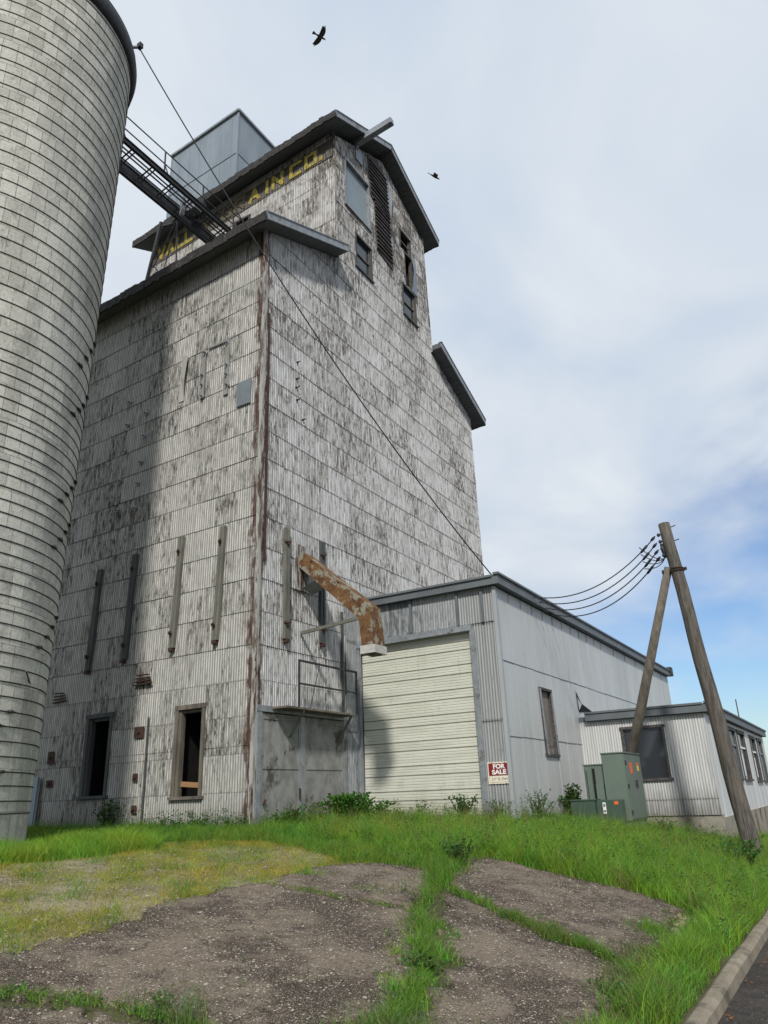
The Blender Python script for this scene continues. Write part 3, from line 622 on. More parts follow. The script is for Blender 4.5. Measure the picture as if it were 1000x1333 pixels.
# headhouse on the ridge
hh = MB(); hx0, hx1, hy0, hy1 = -8.25, -4.76, 3.75, 8.7
def hb(x0, x1, y0, y1, z0, z1):
    n = len(hh.v)
    P = [(x, y, (z if z < 22 else z+(x-hx1)*.085)) for x in (x0, x1) for y in (y0, y1) for z in (z0, z1)]
    hh.v += P
    for q in ((0, 1, 3, 2), (4, 6, 7, 5), (0, 4, 5, 1), (2, 3, 7, 6), (0, 2, 6, 4), (1, 5, 7, 3)): hh.f.append(tuple(n+i for i in q))
hb(hx0, hx1, hy0, hy1, 20.2, 24.7)
H = hh.build('headhouse', M['headhouse'], tower)
t = MB(); zt = 24.7
t.bar((hx0-.04, hy0-.04, zt-.30), (hx1+.04, hy0-.04, zt), .08, .1); t.bar((hx1+.04, hy0-.04, zt), (hx1+.04, hy1, zt), .08, .1); t.build('roof_trim', M['flash'], H)
t = MB()
for x in np.arange(hx0+.45, hx1, .55): t.bb(x-.006, x+.006, hy0-.012, hy0, 20.4, 24.6+(x-hx1)*.085)
for y in np.arange(hy0+.5, hy1, .6): t.bb(hx1, hx1+.012, y-.006, y+.006, 20.4, 24.62)
t.bar((hx0, hy0-.012, 22.35), (hx1, hy0-.012, 22.6), .02, .02); t.bar((hx1+.012, hy0, 22.6), (hx1+.012, hy1, 22.6), .02, .02)
for sx in (hx0, hx1): t.bb(sx-.03, sx+.03, hy0-.02, hy0+.04, 20.3, 24.6+(sx-hx1)*.085)
t.build_each('seam_batten', M['headhouse'], H)

# vertical wall posts (tie posts) of the bin
def post(axis, a_top, a_bot, z0, z1, mat, w=.16):
    b = MB(); P = (lambda a, d, z: (a, -d, z)) if axis == 1 else (lambda a, d, z: (d, a, z))
    up = (0, 1, 0) if axis == 1 else (1, 0, 0)
    b.bar(P(a_bot-w*.28, .055, z0), P(a_top-w*.28, .055, z1), w*.42, .07, up=up); b.bar(P(a_bot+w*.28, .06, z0), P(a_top+w*.28, .06, z1), w*.42, .08, up=up)
    b.bar(P(a_bot, .035, z0-.03), P(a_top, .035, z1), w*.2, .03, up=up)
    o = b.build('wall_post', mat, tower)
    c = MB(); 
    for z, a in ((z0+.35, a_bot), (z1-.35, a_top)): c.bar(P(a-.1, .08, z), P(a+.02, .16, z), .04); c.bar(P(a-.02, .05, z-.04), P(a-.02, .15, z-.04), .05)
    c.bar(P(a_bot, .07, z0-.08), P(a_bot, .07, z0), .1); c.build_each('bolt', M['rustdark'], o)
post(1, -5.06, -5.14, 3.08, 5.58, M['stripdark']); post(1, -3.82, -3.9, 3.2, 5.74, M['stripdark']); post(1, -2.28, -2.37, 3.27, 5.87, M['strip']); post(1, -.99, -1.08, 3.27, 5.85, M['strip'])
post(0, .92, .93, 3.3, 5.86, M['strip']); post(0, 2.3, 2.28, 3.4, 5.9, M['stripdark'])

def knob(x, y, z, axis, big=1):
    b = MB(); d = (0, -1, 0) if axis == 1 else (1, 0, 0); p = Vector((x, y, z)); D = Vector(d)
    b.tube([p, p+D*.03, p+D*.04, p+D*.12], [.07*big, .075*big, .035*big, .03*big], 8); b.build('tie_rod_end', M['rustdark'] if axis == 0 else M['flash'], tower, smooth=False)
for x, z in ((-3.91, 9.65), (-3.91, 8.99), (-3.95, 8.24), (-4.0, 7.66), (-4.01, 6.99), (-4.06, 6.32), (-4.6, 10.2), (-4.6, 9.51), (-4.62, 8.75), (-4.66, 7.9), (-4.7, 7.1), (-4.75, 6.3),
             (-1.13, 10.78), (-1.11, 10.13), (-1.11, 9.86), (-1.08, 9.55), (-1.88, 10.75), (-1.92, 10.11), (-1.92, 9.83), (-1.9, 9.5)): knob(x, -.02, z, 1, .8)
for y, z in ((1.3, 10.5), (1.28, 10.0), (1.28, 9.75), (1.3, 9.4), (1.55, 8.95)): knob(.01, y, z, 0, .42)
# hatch outline, patches, plates, vents on the side wall
b = MB(); b.bb(-1.78, -1.22, -.055, -.035, 10.84, 10.90); b.bb(-1.98, -1.86, -.05, -.03, 9.45, 10.85); b.bb(-1.2, -1.06, -.05, -.03, 9.3, 10.9); b.build_each('hatch_board', M['wornsteel'], tower)
b = MB(); b.bb(-.76, -.32, -.048, -.036, 8.83, 9.48); b.build('patch_sheet', M['patch'], tower)
b = MB(); b.quad((-2.72, -.04, 10.35), (-2.5, -.12, 10.15), (-2.45, -.1, 10.85), (-2.7, -.035, 11.0)); b.quad((-2.72, -.04, 10.35), (-2.5, -.12, 10.15), (-2.55, -.03, 9.6), (-2.75, -.03, 9.6)); b.build('lifted_sheet', M['liftsteel'], tower, recalc=False)
for x0, x1, z0, z1 in ((-3.36, -3.07, 1.41, 1.65), (-3.3, -3.16, .52, .68), (-3.27, -3.13, -.12, .04), (-6.26, -6.05, 1.02, 1.3), (-6.2, -6.0, .5, .66)):
    b = MB(); b.bb(x0, x1, -.05, -.035, z0, z1); b.tube([((x0+x1)/2, -.05, (z0+z1)/2), ((x0+x1)/2, -.09, (z0+z1)/2)], .03, 6); b.build('rusty_plate', M['rustdark'], tower)
b = MB(); b.tube([(-2.95, -.05, 1.84), (-2.93, -.05, -.5)], .02, 6); b.build('conduit', M['stripdark'], tower)
for x0, x1, z in ((-3.48, -2.9, 2.68), (-6.3, -5.8, 2.55)):
    b = MB()
    for k in range(4): b.bar((x0+.04*k, -.05-.02*k, z-.12+.07*k), (x1-.03*k, -.09, z-.1+.06*k), .05, .025)
    b.build('broken_vent', M['rustdark'], tower)
b = MB(); b.bb(XW, -.02, -.03, .05, -.95, -.42); b.build('foundation', M['concrete'], tower)
# downpipe by the silo
b = MB(); b.bar((-6.52, -.1, -.6), (-6.5, -.1, .75), .16, .05, up=(0, 1, 0)); b.bar((-6.4, -.1, -.3), (-6.4, -.08, .7), .03); b.build_each('leaning_panel', M['headhouse'], tower)

# double door on the gable side
D0, D1, DZ0, DZ1 = .16, 3.2, -.62, 1.74
b = MB(); b.bb(-.02, .02, .2, 1.5, DZ0, 1.7); b.bb(-.02, .02, 1.64, 3.14, DZ0, 1.7)
dd = b.build('double_door', M['ddoor'], tower)
b = MB(); b.bb(-.05, .05, .07, .2, DZ0, 1.84); b.bb(-.05, .05, 3.14, 3.26, DZ0, 1.84); b.bb(-.05, .062, .05, 3.28, 1.72, 1.84); b.bb(.02, .04, 1.5, 1.64, DZ0, 1.7)
b.build('door_frame', M['flash'], dd)
b = MB()
for y0, y1 in ((.2, 1.5), (1.64, 3.14)):
    b.bb(.02, .034, y0+.0, y0+.07, DZ0, 1.7); b.bb(.02, .034, y1-.07, y1, DZ0, 1.7); b.bb(.02, .034, y0+.07, y1-.07, 1.58, 1.7); b.bb(.02, .034, y0+.07, y1-.07, .62, .70)
b.build('door_rails', M['ddoor'], dd)
b = MB(); b.bar((.06, .35, .05), (.06, .28, -.05), .03); b.bar((.06, 1.45, .25), (.06, 1.45, .05), .03); b.build_each('handle', M['rustdark'], dd)
# galvanised pilaster between the door and the shed
corr('pilaster', M['shedtop'], tower, 0, .045, 1, 3.28, 3.78, [-.9, 1.48, 3.6, 4.5], None, (), amp=.006, warp=False)
b = MB(); b.bb(.03, .075, 3.08, 3.14, 1.9, 4.3); b.build('pilaster_edge', M['stripdark'], tower)

# balcony platform with rails over the door
b = MB(); b.bb(.03, .45, .5, 3.1, 1.785, 1.825); pf = b.build('door_platform', M['oldwood'], tower)
b = MB()
for y in (.92, 3.12): b.bar((.43, y, 1.8), (.43, y, 2.8), .035)
b.bar((.43, .9, 2.79), (.43, 3.14, 2.79), .04); b.bar((.43, .92, 2.31), (.43, 3.12, 2.31), .035); b.bar((.05, 3.0, 2.9), (.43, 3.12, 2.8), .035); b.bar((.4, 1.35, 1.83), (.05, 2.2, 2.95), .014)
b.build('railing', M['steel'], pf)
b = MB()
for y in (1.1, 2.9): b.bar((.42, y, 1.77), (.06, y, 1.25), .045)
b.build_each('bracket', M['strip'], pf)

# loading spout
SY = 1.62
sp = MB()
def duct(b, path, w, d):
    # rectangular duct following a path in the xz plane at y = SY
    n = len(path); rings = []
    for i, (x, z) in enumerate(path):
        a = Vector(path[max(i-1, 0)]); c = Vector(path[min(i+1, n-1)]); t = (c-a).normalized(); nn = Vector((-t.y, t.x))
        k = 1/ max(.6, abs((Vector(path[min(i+1, n-1)])-Vector(path[i])).normalized().dot(t))) if 0 < i < n-1 else 1
        rings.append([(x+nn.x*s*d/2*k, SY+q*w/2, z+nn.y*s*d/2*k) for s, q in ((1, 1), (1, -1), (-1, -1), (-1, 1))])
    base = len(b.v)
    for r_ in rings: b.v += r_
    for i in range(n-1):
        for k in range(4): a = base+i*4+k; c = base+i*4+(k+1) % 4; b.f.append((a, c, c+4, a+4))
duct(sp, [(.02, 5.28), (1.79, 3.72), (1.86, 2.98)], .45, .31)
spo = sp.build('grain_spout', M['rust'], tower)
M['band2'] = mottled('pale_collar', (.50, .49, .46), (.36, .35, .33), 6, (1, 1, 4), bump=.2)
b = MB()
for q in (-.245, .245): b.bb(1.68, 2.04, SY+q-.006, SY+q+.006, 2.83, 3.0)
for q in (-.18, .18): b.bb(1.86+q-.006, 1.86+q+.006, SY-.24, SY+.24, 2.83, 3.0)
b.build('collar', M['band2'], spo)
b = MB(); b.bar((.03, 1.5, 3.52), (1.72, 1.42, 3.62), .05, .07); b.build('support_arm', M['strip'], spo)
b = MB()
for i, (x, z) in enumerate(((.42, 5.12), (1.15, 4.49))): b.bar((x-.02, SY-.24, z), (x-.02, SY+.24, z), .05, .03)
b.build_each('flange', M['rustdark'], spo)
b = MB(); b.bb(.0, .04, 1.30, 1.95, 4.5, 5.6); b.build('mounting_plate', M['trim'], spo)
b = MB(); b.poly([(.05, 1.5, 4.55), (.42, 1.45, 4.66), (.5, 1.9, 4.62), (.05, 1.95, 4.5)]); b.build('deflector', M['flash'], spo, recalc=False)

# ------------------------------------------------------------------ silo
SC = Vector((-3.236, -5.188)); SR = 2.235; ST = 17.25
silo = thing('stave_silo', 'tall grey concrete stave silo bound with iron hoops, at the left edge', 'silo', (SC.x, SC.y, -.5))
def sr(z): return SR*(1+.0059*z)
n = 192; lev = [-.9, 2, 5, 8, 11, 14, ST]; V = []; UV = []; F = []
th0 = 2.2
for z in lev:
    for k in range(n+1):
        t = th0+2*math.pi*k/n; V.append((SC.x+sr(z)*math.cos(t), SC.y+sr(z)*math.sin(t), z)); UV.append((2*math.pi*k/n*SR, z))
for i in range(len(lev)-1):
    for k in range(n): a = i*(n+1)+k; F.append((a, a+1, a+n+2, a+n+1))
link('silo_wall', np_mesh('silo_wall', V, F, UV), M['silo'], silo, smooth=True)
def ring(r, z, rad, seg=96, w=6, tilt=0):
    V = []; F = []
    for i in range(seg):
        t = 2*math.pi*i/seg
        for k in range(w):
            a = 2*math.pi*k/w; rr = r+rad*math.cos(a); V.append((SC.x+rr*math.cos(t), SC.y+rr*math.sin(t), z+rad*math.sin(a)))
    for i in range(seg):
        for k in range(w): F.append((i*w+k, ((i+1) % seg)*w+k, ((i+1) % seg)*w+(k+1) % w, i*w+(k+1) % w))
    return V, F
hz = [-.02, .16, .38]; z = .58
while z < 7.3: hz.append(z); z += .2215
while z < 16.6: hz.append(z); z += .315
for i, z in enumerate(hz):
    b = MB(); V, F = ring(sr(z)+.006, z, .0095); b.v = V; b.f = F
    ta = (.02+.09*(i % 4)) if z < 1.6 else (.52+.1*(i % 4))
    for q in ((ta,) if (z < 1.6 or (2.5 < z < 9.5 and (i//4) % 3 != 1)) else ()):
        p = Vector((SC.x+(sr(z)+.03)*math.cos(q), SC.y+(sr(z)+.03)*math.sin(q), z)); tt = Vector((-math.sin(q), math.cos(q), 0))
        b.bar(p-tt*.035, p+tt*.035, .045, .045); b.bar(p-tt*.10, p+tt*.11, .018)
    b.build('hoop', M['hoop'], silo, recalc=False, smooth=True)
b = MB(); V, F = ring(sr(ST)+.0, 16.95, .12, 96, 8); V = [(v[0], v[1], 16.95+(v[2]-16.95)*2.3) for v in V]; b.v = V; b.f = F; b.build('silo_rim', M['steel'], silo, smooth=True)
b = MB(); m = 64; base = [(SC.x+(sr(ST)+.1)*math.cos(2*math.pi*k/m), SC.y+(sr(ST)+.1)*math.sin(2*math.pi*k/m), 17.1) for k in range(m)]
b.v = base+[(SC.x, SC.y, 17.9)]; b.f = [(k, (k+1) % m, m) for k in range(m)]; b.build('silo_roof', M['flash'], silo)
b = MB(); b.tube([(-2.32, -3.2, 1.9), (-1.6, -3.75, 1.75), (-1.0, -4.4, 2.1)], .012, 6); b.build('loose_wire', M['cable'], silo)

# ------------------------------------------------------------------ conveyor catwalk
cw = thing('conveyor_catwalk', 'dark steel conveyor catwalk bridging from the silo top to the elevator monitor', 'catwalk', (-4.1, 0, 17.1))
ya, yb = -3.3, 3.1
for x in (-4.36, -3.72):
    b = MB(); hgt = .42 if x < -4 else .16; z0 = 17.03 if x < -4 else 17.38; b.bb(x-.012, x+.012, ya, yb, z0, z0+hgt); b.bb(x-.05, x+.05, ya, yb, z0, z0+.02); b.bb(x-.05, x+.05, ya, yb, z0+hgt, z0+hgt+.02); b.build('girder', M['steel'], cw)
b = MB()
for x, z in ((-4.15, 17.32), (-3.98, 17.36), (-3.86, 17.36), (-4.25, 17.36)): b.bar((x, ya, z), (x, yb, z), .03, .04)
for y in np.arange(ya+.3, yb, .75): b.bar((-4.36, y, 17.28), (-3.72, y, 17.42), .035, .035); b.bar((-4.36, y+.12, 17.28), (-3.72, y+.12, 17.42), .03, .03)
b.build('deck_bars', M['steel'], cw)
b = MB()
for z in (17.95, 18.42): b.bar((-3.78, ya, z), (-3.78, yb, z), .028)
b.build('handrail', M['steel'], cw)
for y in (-1.9, -.3, 1.3, 2.7):
    b = MB(); b.bar((-3.75, y, 17.42), (-3.78, y, 18.43), .035); b.bar((-3.75, y+.25, 17.45), (-3.78, y, 17.95), .025); b.build('rail_post', M['steel'], cw)
b = MB(); b.box((-4.05, .75, 17.3), (.06, .05, .35)); b.box((-4.0, 1.2, 17.6), (.15, .15, .18)); b.build('junction_box', M['flash'], cw)
lz = 13.78
b = MB(); b.bar((-5.66, .8, wz(-5.6, 14.35)), (-5.02, .8, 17.2), .07, .09); b.bar((-4.36, 1.0, 17.05), (-5.1, .8, 17.05), .05); b.bar((-4.09, .8, wz(-4.1, 14.35)), (-5.2, .8, 15.6), .03); b.bar((-4.1, .8, wz(-4.1, 14.3)), (-4.36, .85, 17.05), .035)
b.bar((-4.4, .8, 16.8), (-5.2, .8, 15.5), .025); b.bar((-4.3, .8, 16.7), (-4.9, .8, 14.6), .02)
b.build('trestle', M['steel'], cw)

# ------------------------------------------------------------------ metal shed
shed = thing('metal_shed', 'grey metal clad shed with cream overhead door against the tower', 'shed', (0, 3.8, -.5))
SW, S0, S1 = 3.83, 3.8, 22.6
corr('front_wall', M['shedfront'], shed, 1, S0, -1, 3.2, SW, [-.9, 1.48, 3.65], None, (), amp=.009, warp=False, lip=.012)
corr('front_wall', M['shedfront'], shed, 1, S0, -1, 2.89, SW, [3.66, 4.5], None, (), amp=.008, warp=False, lip=.012)
corr('front_wall', M['shedtop'], shed, 1, S0, -1, 0.0, 2.86, [3.66, 4.5], None, (), amp=.002, warp=False, lip=.004)
corr('front_wall', M['shedtop'], shed, 1, S0, -1, 0.0, .1, [-.9, 3.65], None, (), amp=.002, warp=False, lip=.004)
b = MB()
for x in (1.62, 2.87, 3.5): b.bb(x-.03, x+.03, S0-.06, S0-.015, 3.66, 4.46)
b.build_each('batten', M['fascia'], shed)
b = MB(); b.bb(.03, 3.2, S0-.045, S0+.05, 3.5, 3.65); b.bar((.05, S0-.06, 3.5), (3.15, S0-.06, 3.53), .02, .03); b.bb(3.13, 3.26, S0-.04, S0+.05, -.7, 3.5); b.bb(.04, .12, S0-.05, S0+.05, -.7, 3.5); b.build('door_surround', M['flash'], shed)
# overhead door: ribbed sections with dark joints
b = MB(); x0, x1, yd = .12, 3.13, S0+.10
sec = []; z = -.62; k = 0
while z < 3.52:
    hgt = .20 if k % 2 == 0 else .335; sec.append((z, min(z+hgt, 3.52))); z += hgt; k += 1
for (a, c) in sec:
    h_ = c-a; prof = [(0, .02), (.012, 0)]; m = max(2, int(h_/.066))
    P = [(yd+.018, a+.001), (yd-.004, a+.014)]
    for i in range(m):
        zz0 = a+.016+(h_-.03)*i/m; zz1 = a+.016+(h_-.03)*(i+1)/m; P += [(yd-.004, zz0+.004), (yd-.004, zz1-.016), (yd+.003, zz1-.011), (yd+.003, zz1-.004)]
    P += [(yd-.004, c-.012), (yd+.018, c-.002)]
    for p, q in zip(P[:-1], P[1:]): 
        if q[1] > p[1]: b.quad((x0, p[0], p[1]), (x1, p[0], p[1]), (x1, q[0], q[1]), (x0, q[0], q[1]))
od = b.build('overhead_door', M['cream'], shed, recalc=False)
b = MB()
for (a, c) in sec: b.bb(x0, x1, yd+.008, yd+.03, c-.011, c+.009)
b.build('section_joints', M['strip'], od)
# side wall in flat sheets
def dirty_sheet():
    m = Mat('pale_grey_sheet', .5, .1, .3); n = m.noise(m.coord('Object', (1, 1, .3)), .9, 6, .6); c = m.mix(m.rng(n, .3, .7), (.52, .53, .52), (.43, .44, .435))
    st = m.noise(m.coord('Object', (6, 6, .35)), 1.6, 7, .72); c = m.mix(m.rng(st, .52, .68, 0, .5), c, (.30, .30, .285))
    sp_ = m.noise(m.coord('Object', (2.5, 2.5, .8), (4, 1, 7)), 3, 7, .75); c = m.mix(m.rng(sp_, .63, .72, 0, .7), c, (.20, .15, .11)); m.col(c); m.bump(st, .1, .01); return m.m
M['shedside'] = dirty_sheet()
b = MB(); sm = MB(); hole = (6.07, 6.85, .84, 2.34)
rows = [(-.9, 1.15), (1.15, 2.78), (2.78, 4.44)]
for ri, (za, zb) in enumerate(rows):
    y = S0; k = 0
    while y < S1:
        wd = .78 if y < 12 else 1.5; y1 = min(y+wd, S1); o_ = .012*(3-ri)*.5+random.uniform(0, .004)
        def rect(ya, yb2, z0_, z1_):
            if yb2-ya > .001 and z1_-z0_ > .001: b.quad((SW+o_, ya, z0_), (SW+o_, yb2, z0_), (SW+o_-.006, yb2, z1_), (SW+o_-.006, ya, z1_))
        if ri < 2 and y < hole[1] and y1 > hole[0]:
            c0, c1 = max(y, hole[0]), min(y1, hole[1]); rect(y, c0, za, zb); rect(c1, y1, za, zb); rect(c0, c1, za, max(za, hole[2]) if hole[2] > za else za); rect(c0, c1, min(zb, hole[3]) if hole[3] < zb else zb, zb)
            
        else: rect(y, y1, za, zb)
        if not (ri < 2 and hole[0]-.05 < y1 < hole[1]+.05): sm.bb(SW+.001, SW+.014+.006*(3-ri), y1-.005, y1+.003, za+.01, zb-.01)
        y = y1; k += 1
b.build('side_wall', M['shedside'], shed, recalc=False); sm.build_each('seam_batten', M['galv'], shed)
b = MB(); b.bb(SW+.0, SW+.03, S0-.05, S0+.04, -.7, 4.44); b.bb(SW-.06, SW, S0-.05, S0-.025, -.7, 4.44); b.build('corner_flashing', M['galv'], shed)
b = MB(); frame(b, 0, SW, 1, hole, .05, .03); wf = b.build('window', M['darkwood'], shed)
b = MB(); b.bb(SW-.06, SW-.05, hole[0], hole[1], hole[2], hole[3]); b.build('pane', M['oldboard'] if 'oldboard' in M else mottled('dusty_board', (.20, .18, .16), (.13, .115, .105), 4, (1, 1, .4)), wf)
b = MB()
for (p, q) in (((SW+.05, 6.02, 2.36), (SW+.06, 6.12, .8)), ((SW+.05, 6.82, 2.3), (SW+.05, 6.9, .86))): b.bar(p, q, .05, .03)
b.build('torn_flashing', M['flash'], wf)
b = MB()
for zz_, xo in ((1.15, .020), (2.78, .014)):
    ya_ = S0
    while ya_ < (9.0 if zz_ < 2 else S1):
        yb_ = ya_+random.uniform(.7, 1.3); b.bar((SW+xo, ya_, zz_+random.uniform(-.008, .008)), (SW+xo, min(yb_, S1)-.01, zz_+random.uniform(-.008, .008)), .008, .014); ya_ = yb_
for o_ in b.build_each('lap_edge', M['fascia'], shed): pass
# torn seam near the annex roof
b = MB(); b.poly([(SW+.03, 8.95, 2.6), (SW+.08, 9.2, 2.25), (SW+.03, 10.4, 2.1), (SW+.03, 9.1, 2.02)]); b.build('torn_gap', M['black'], shed, recalc=False)
b = MB(); b.poly([(SW+.05, 8.98, 2.4), (SW+.12, 9.08, 2.2), (SW+.06, 9.0, 2.05)]); b.build('torn_flap', M['galv'], shed, recalc=False)
# roof and fascia
b = MB(); b.bb(-.0, SW-.0, S0+.0, S1, 4.46, 4.6); b.build('roof', M['fascia'], shed)
b = MB(); b.bb(.02, SW+.02, S0-.16, S0-.02, 4.47, 4.64); b.bb(.02, SW+.03, S0-.2, S0-.1, 4.64, 4.69)
b.bb(SW+.02, SW+.16, S0-.16, S1+.1, 4.47, 4.68); b.bb(SW+.06, SW+.2, S0-.2, S1+.12, 4.68, 4.73); b.build('fascia', M['fascia'], shed)
b = MB(); b.bb(SW-.1, SW+.24, S1-.05, S1+.35, 4.5, 4.86); b.build('gutter_box', M['steel'], shed)
b = MB(); b.quad((0, S1, -.9), (SW, S1, -.9), (SW, S1, 4.46), (0, S1, 4.46)); b.quad((0, YN, -.9), (0, S1, -.9), (0, S1, 4.46), (0, YN, 4.46)); b.build('rear_wall', M['galv'], shed, recalc=False)

# ------------------------------------------------------------------ office annex
off = thing('office_annex', 'low flat-roofed pale corrugated annex on a concrete base, behind the leaning pole', 'annex', (5.5, 9, -1.1))
OX, O0, O1 = 7.05, 9.0, 22.9
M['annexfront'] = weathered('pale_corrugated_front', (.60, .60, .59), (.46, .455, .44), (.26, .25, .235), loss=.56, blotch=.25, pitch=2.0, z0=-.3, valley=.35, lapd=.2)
M['annex'] = mottled('pale_corrugated', (.60, .60, .59), (.52, .52, .515), 1.1, (1, 1, .3), rough=.5, metal=.1, bump=.04)
owin = (4.98, 5.97, .22, 1.45)
corr('front_wall', M['annexfront'], off, 1, O0, -1, SW, OX, [-.67, -.3, 1.72], None, [owin], amp=.008, warp=False, lip=.012)
WO = [(12.6, 14.2, .16, 1.52), (14.8, 16.4, .14, 1.52), (18.1, 19.5, .1, 1.5), (20.3, 21.7, .1, 1.5)]
b = MB(); bk = [-.75] ; y = O0
segs = sorted({O0, O1} | {v for h in WO for v in (h[0], h[1])})
for a, c in zip(segs[:-1], segs[1:]):
    h = next((h for h in WO if abs(h[0]-a) < 1e-6), None)
    if h: b.quad((OX, a, -.75), (OX, c, -.75), (OX, c, h[2]), (OX, a, h[2])); b.quad((OX, a, h[3]), (OX, c, h[3]), (OX, c, 1.72), (OX, a, 1.72))
    else: b.quad((OX, a, -.75), (OX, c, -.75), (OX, c, 1.72), (OX, a, 1.72))
for y in np.arange(O0+.6, O1, 1.22):
    if not any(h[0]-.1 < y < h[1]+.1 for h in WO): b.bb(OX, OX+.008, y-.006, y+.006, -.74, 1.7)
    else: b.bb(OX, OX+.008, y-.006, y+.006, -.74, .05)
b.build('street_wall', M['annex'], off, recalc=False)
b = MB(); frame(b, 1, O0, -1, owin, .06, .03); f = b.build('window', M['darkwood'], off)
b = MB(); b.bb(owin[0], owin[1], O0+.04, O0+.05, owin[2], owin[3]); b.build('pane', M['glass'], f)
for i, h in enumerate(WO):
    b = MB(); frame(b, 0, OX, 1, h, .09, .03); f = b.build('window', M['darkwood'] if i % 3 else M['stripdark'], off)
    b = MB(); b.bb(OX-.05, OX-.04, h[0], h[1], h[2], h[3]); b.build('pane', M['glasslight'] if i in (0, 3) else M['glass'], f)
    b = MB(); zm = h[2]+.95; b.bb(OX-.04, OX-.0, h[0], h[1], zm-.03, zm+.03)
    if i in (1, 2): b.bb(OX-.04, OX+.01, h[0]+.1, h[0]+.5, h[2]+.1, h[2]+.75)
    b.build('sash', M['white'] if i in (1, 2) else M['flash'], f)
b = MB(); b.bb(SW+.05, OX+.02, O0+.02, O0+.2, -1.9, -.66); b.bb(OX-.2, OX+.03, O0+.2, O1, -2.1, -.74); b.build('foundation', M['concrete'], off)
b = MB(); 
for y, l in ((14.0, .5), (15.3, .8), (16.6, .4), (18.0, .7)): b.bb(OX+.03, OX+.036, y, y+.4, -.74-l, -.75)
b.build_each('rust_stain_panel', M['rust'], off)
b = MB(); b.bb(SW, OX-.0, O0, O1, 1.72, 1.86); b.build('roof', M['fascia'], off)
b = MB(); b.bb(SW+.22, OX+.02, O0-.14, O0-.02, 1.74, 1.92); b.bb(SW+.22, OX+.02, O0-.17, O0-.08, 1.92, 1.97)
b.bb(OX+.02, OX+.14, O0-.14, O1+.1, 1.74, 1.94); b.bb(OX+.06, OX+.18, O0-.17, O1+.12, 1.94, 1.99); b.build('fascia', M['fascia'], off)
b = MB(); b.tube([(OX, 16.4, 1.9), (OX-.02, 16.6, 2.7)], .018, 6); b.build('vent_pipe', M['steel'], off)
b = MB(); b.quad((SW, O1, -2), (OX, O1, -2), (OX, O1, 1.72), (SW, O1, 1.72)); b.build('rear_wall', M['annex'], off, recalc=False)

# ------------------------------------------------------------------ for sale sign
fs = thing('for_sale_sign', 'red and cream FOR SALE sign fixed to the shed wall right of the overhead door', 'sign', (3.57, S0-.03, .4))
b = MB(); b.bb(3.31, 3.83, S0-.036, S0-.030, .19, .63); brd = b.build('sign_board', M['signwhite'], fs)
b = MB(); b.bb(3.335, 3.805, S0-.040, S0-.0362, .36, .605); b.build('red_panel', M['signred'], fs)
def text(s, size, loc, mat, parent, name='lettering', bold=0.0, ext=.001, sx=1):
    c = bpy.data.curves.new(name, 'FONT'); c.body = s; c.size = size; c.align_x = 'CENTER'; c.extrude = ext; c.offset = bold
    o = bpy.data.objects.new('tmp', c); COL.objects.link(o); bpy.context.view_layer.update()
    me = bpy.data.meshes.new_from_object(o.evaluated_get(bpy.context.evaluated_depsgraph_get())); bpy.data.objects.remove(o)
    me.transform(Matrix.Diagonal((sx, 1, 1, 1))); me.transform(Matrix.Rotation(R(90), 4, 'X')); me.transform(Matrix.Translation(loc)); me.name = name
    return link(name, me, mat, parent)
text('FOR', .125, (3.57, S0-.0415, .497), M['white'], fs, bold=.0055, sx=1.12); text('SALE', .125, (3.57, S0-.0415, .383), M['white'], fs, bold=.0055, sx=1.22)
b = MB(); b.bb(3.34, 3.80, S0-.0385, S0-.0362, .222, .226); b.bb(3.34, 3.80, S0-.0385, S0-.0362, .352, .356); b.bb(3.34, 3.344, S0-.0385, S0-.0362, .222, .352); b.bb(3.796, 3.80, S0-.0385, S0-.0362, .222, .352); b.build('panel_outline', M['signred'], fs)
text('317 76 3564', .075, (3.57, S0-.038, .262), M['ink'], fs, sx=.95)
b = MB()
for x, z in ((3.41, .62), (3.72, .62), (3.41, .2), (3.72, .2)): b.tube([(x, S0-.03, z), (x, S0-.046, z)], .008, 6)
b.build_each('nail', M['rustdark'], fs)

# ------------------------------------------------------------------ utility pole with wooden brace
pole = thing('utility_pole', 'weathered wooden utility pole leaning left, propped by a wooden brace', 'utility pole', (7.87, 6.4, -1.4))
PB, PT = Vector((7.93, 6.4, -1.9)), Vector((7.33, 6.4, 5.98))
b = MB(); m = 14; pts = [PB.lerp(PT, i/m)+Vector((.012*math.sin(i*1.3), 0, 0)) for i in range(m+1)]; b.tube(pts, [.185-.05*i/m for i in range(m+1)], 20); b.build('shaft', M['pole'], pole, smooth=True)
pc = PB.lerp(PT, .845)
BR0, BR1 = Vector((4.5, 8.5, -1.15)), pc+Vector((-.17, -.03, .0))
b = MB(); b.tube([BR0, BR0.lerp(BR1, .5), BR1+Vector((0, 0, .12))], [.135, .12, .095], 12); b.build('brace', M['oldwood'], pole, smooth=True)
b = MB()
for dz in (0, .06): 
    V_ = [pc+Vector((.165*math.cos(t), .165*math.sin(t), dz)) for t in np.linspace(0, 2*math.pi, 17)]; b.tube(V_, .012, 5, False)
b.bar(pc+Vector((-.32, -.03, .03)), pc+Vector((.22, -.03, .03)), .04); b.tube([pc+Vector((-.33, -.03, .03)), pc+Vector((-.28, -.03, .03))], .05, 8); b.tube([pc+Vector((.18, -.03, .03)), pc+Vector((.23, -.03, .03))], .04, 8)
b.build('clamp', M['rustdark'], pole)
INS = []
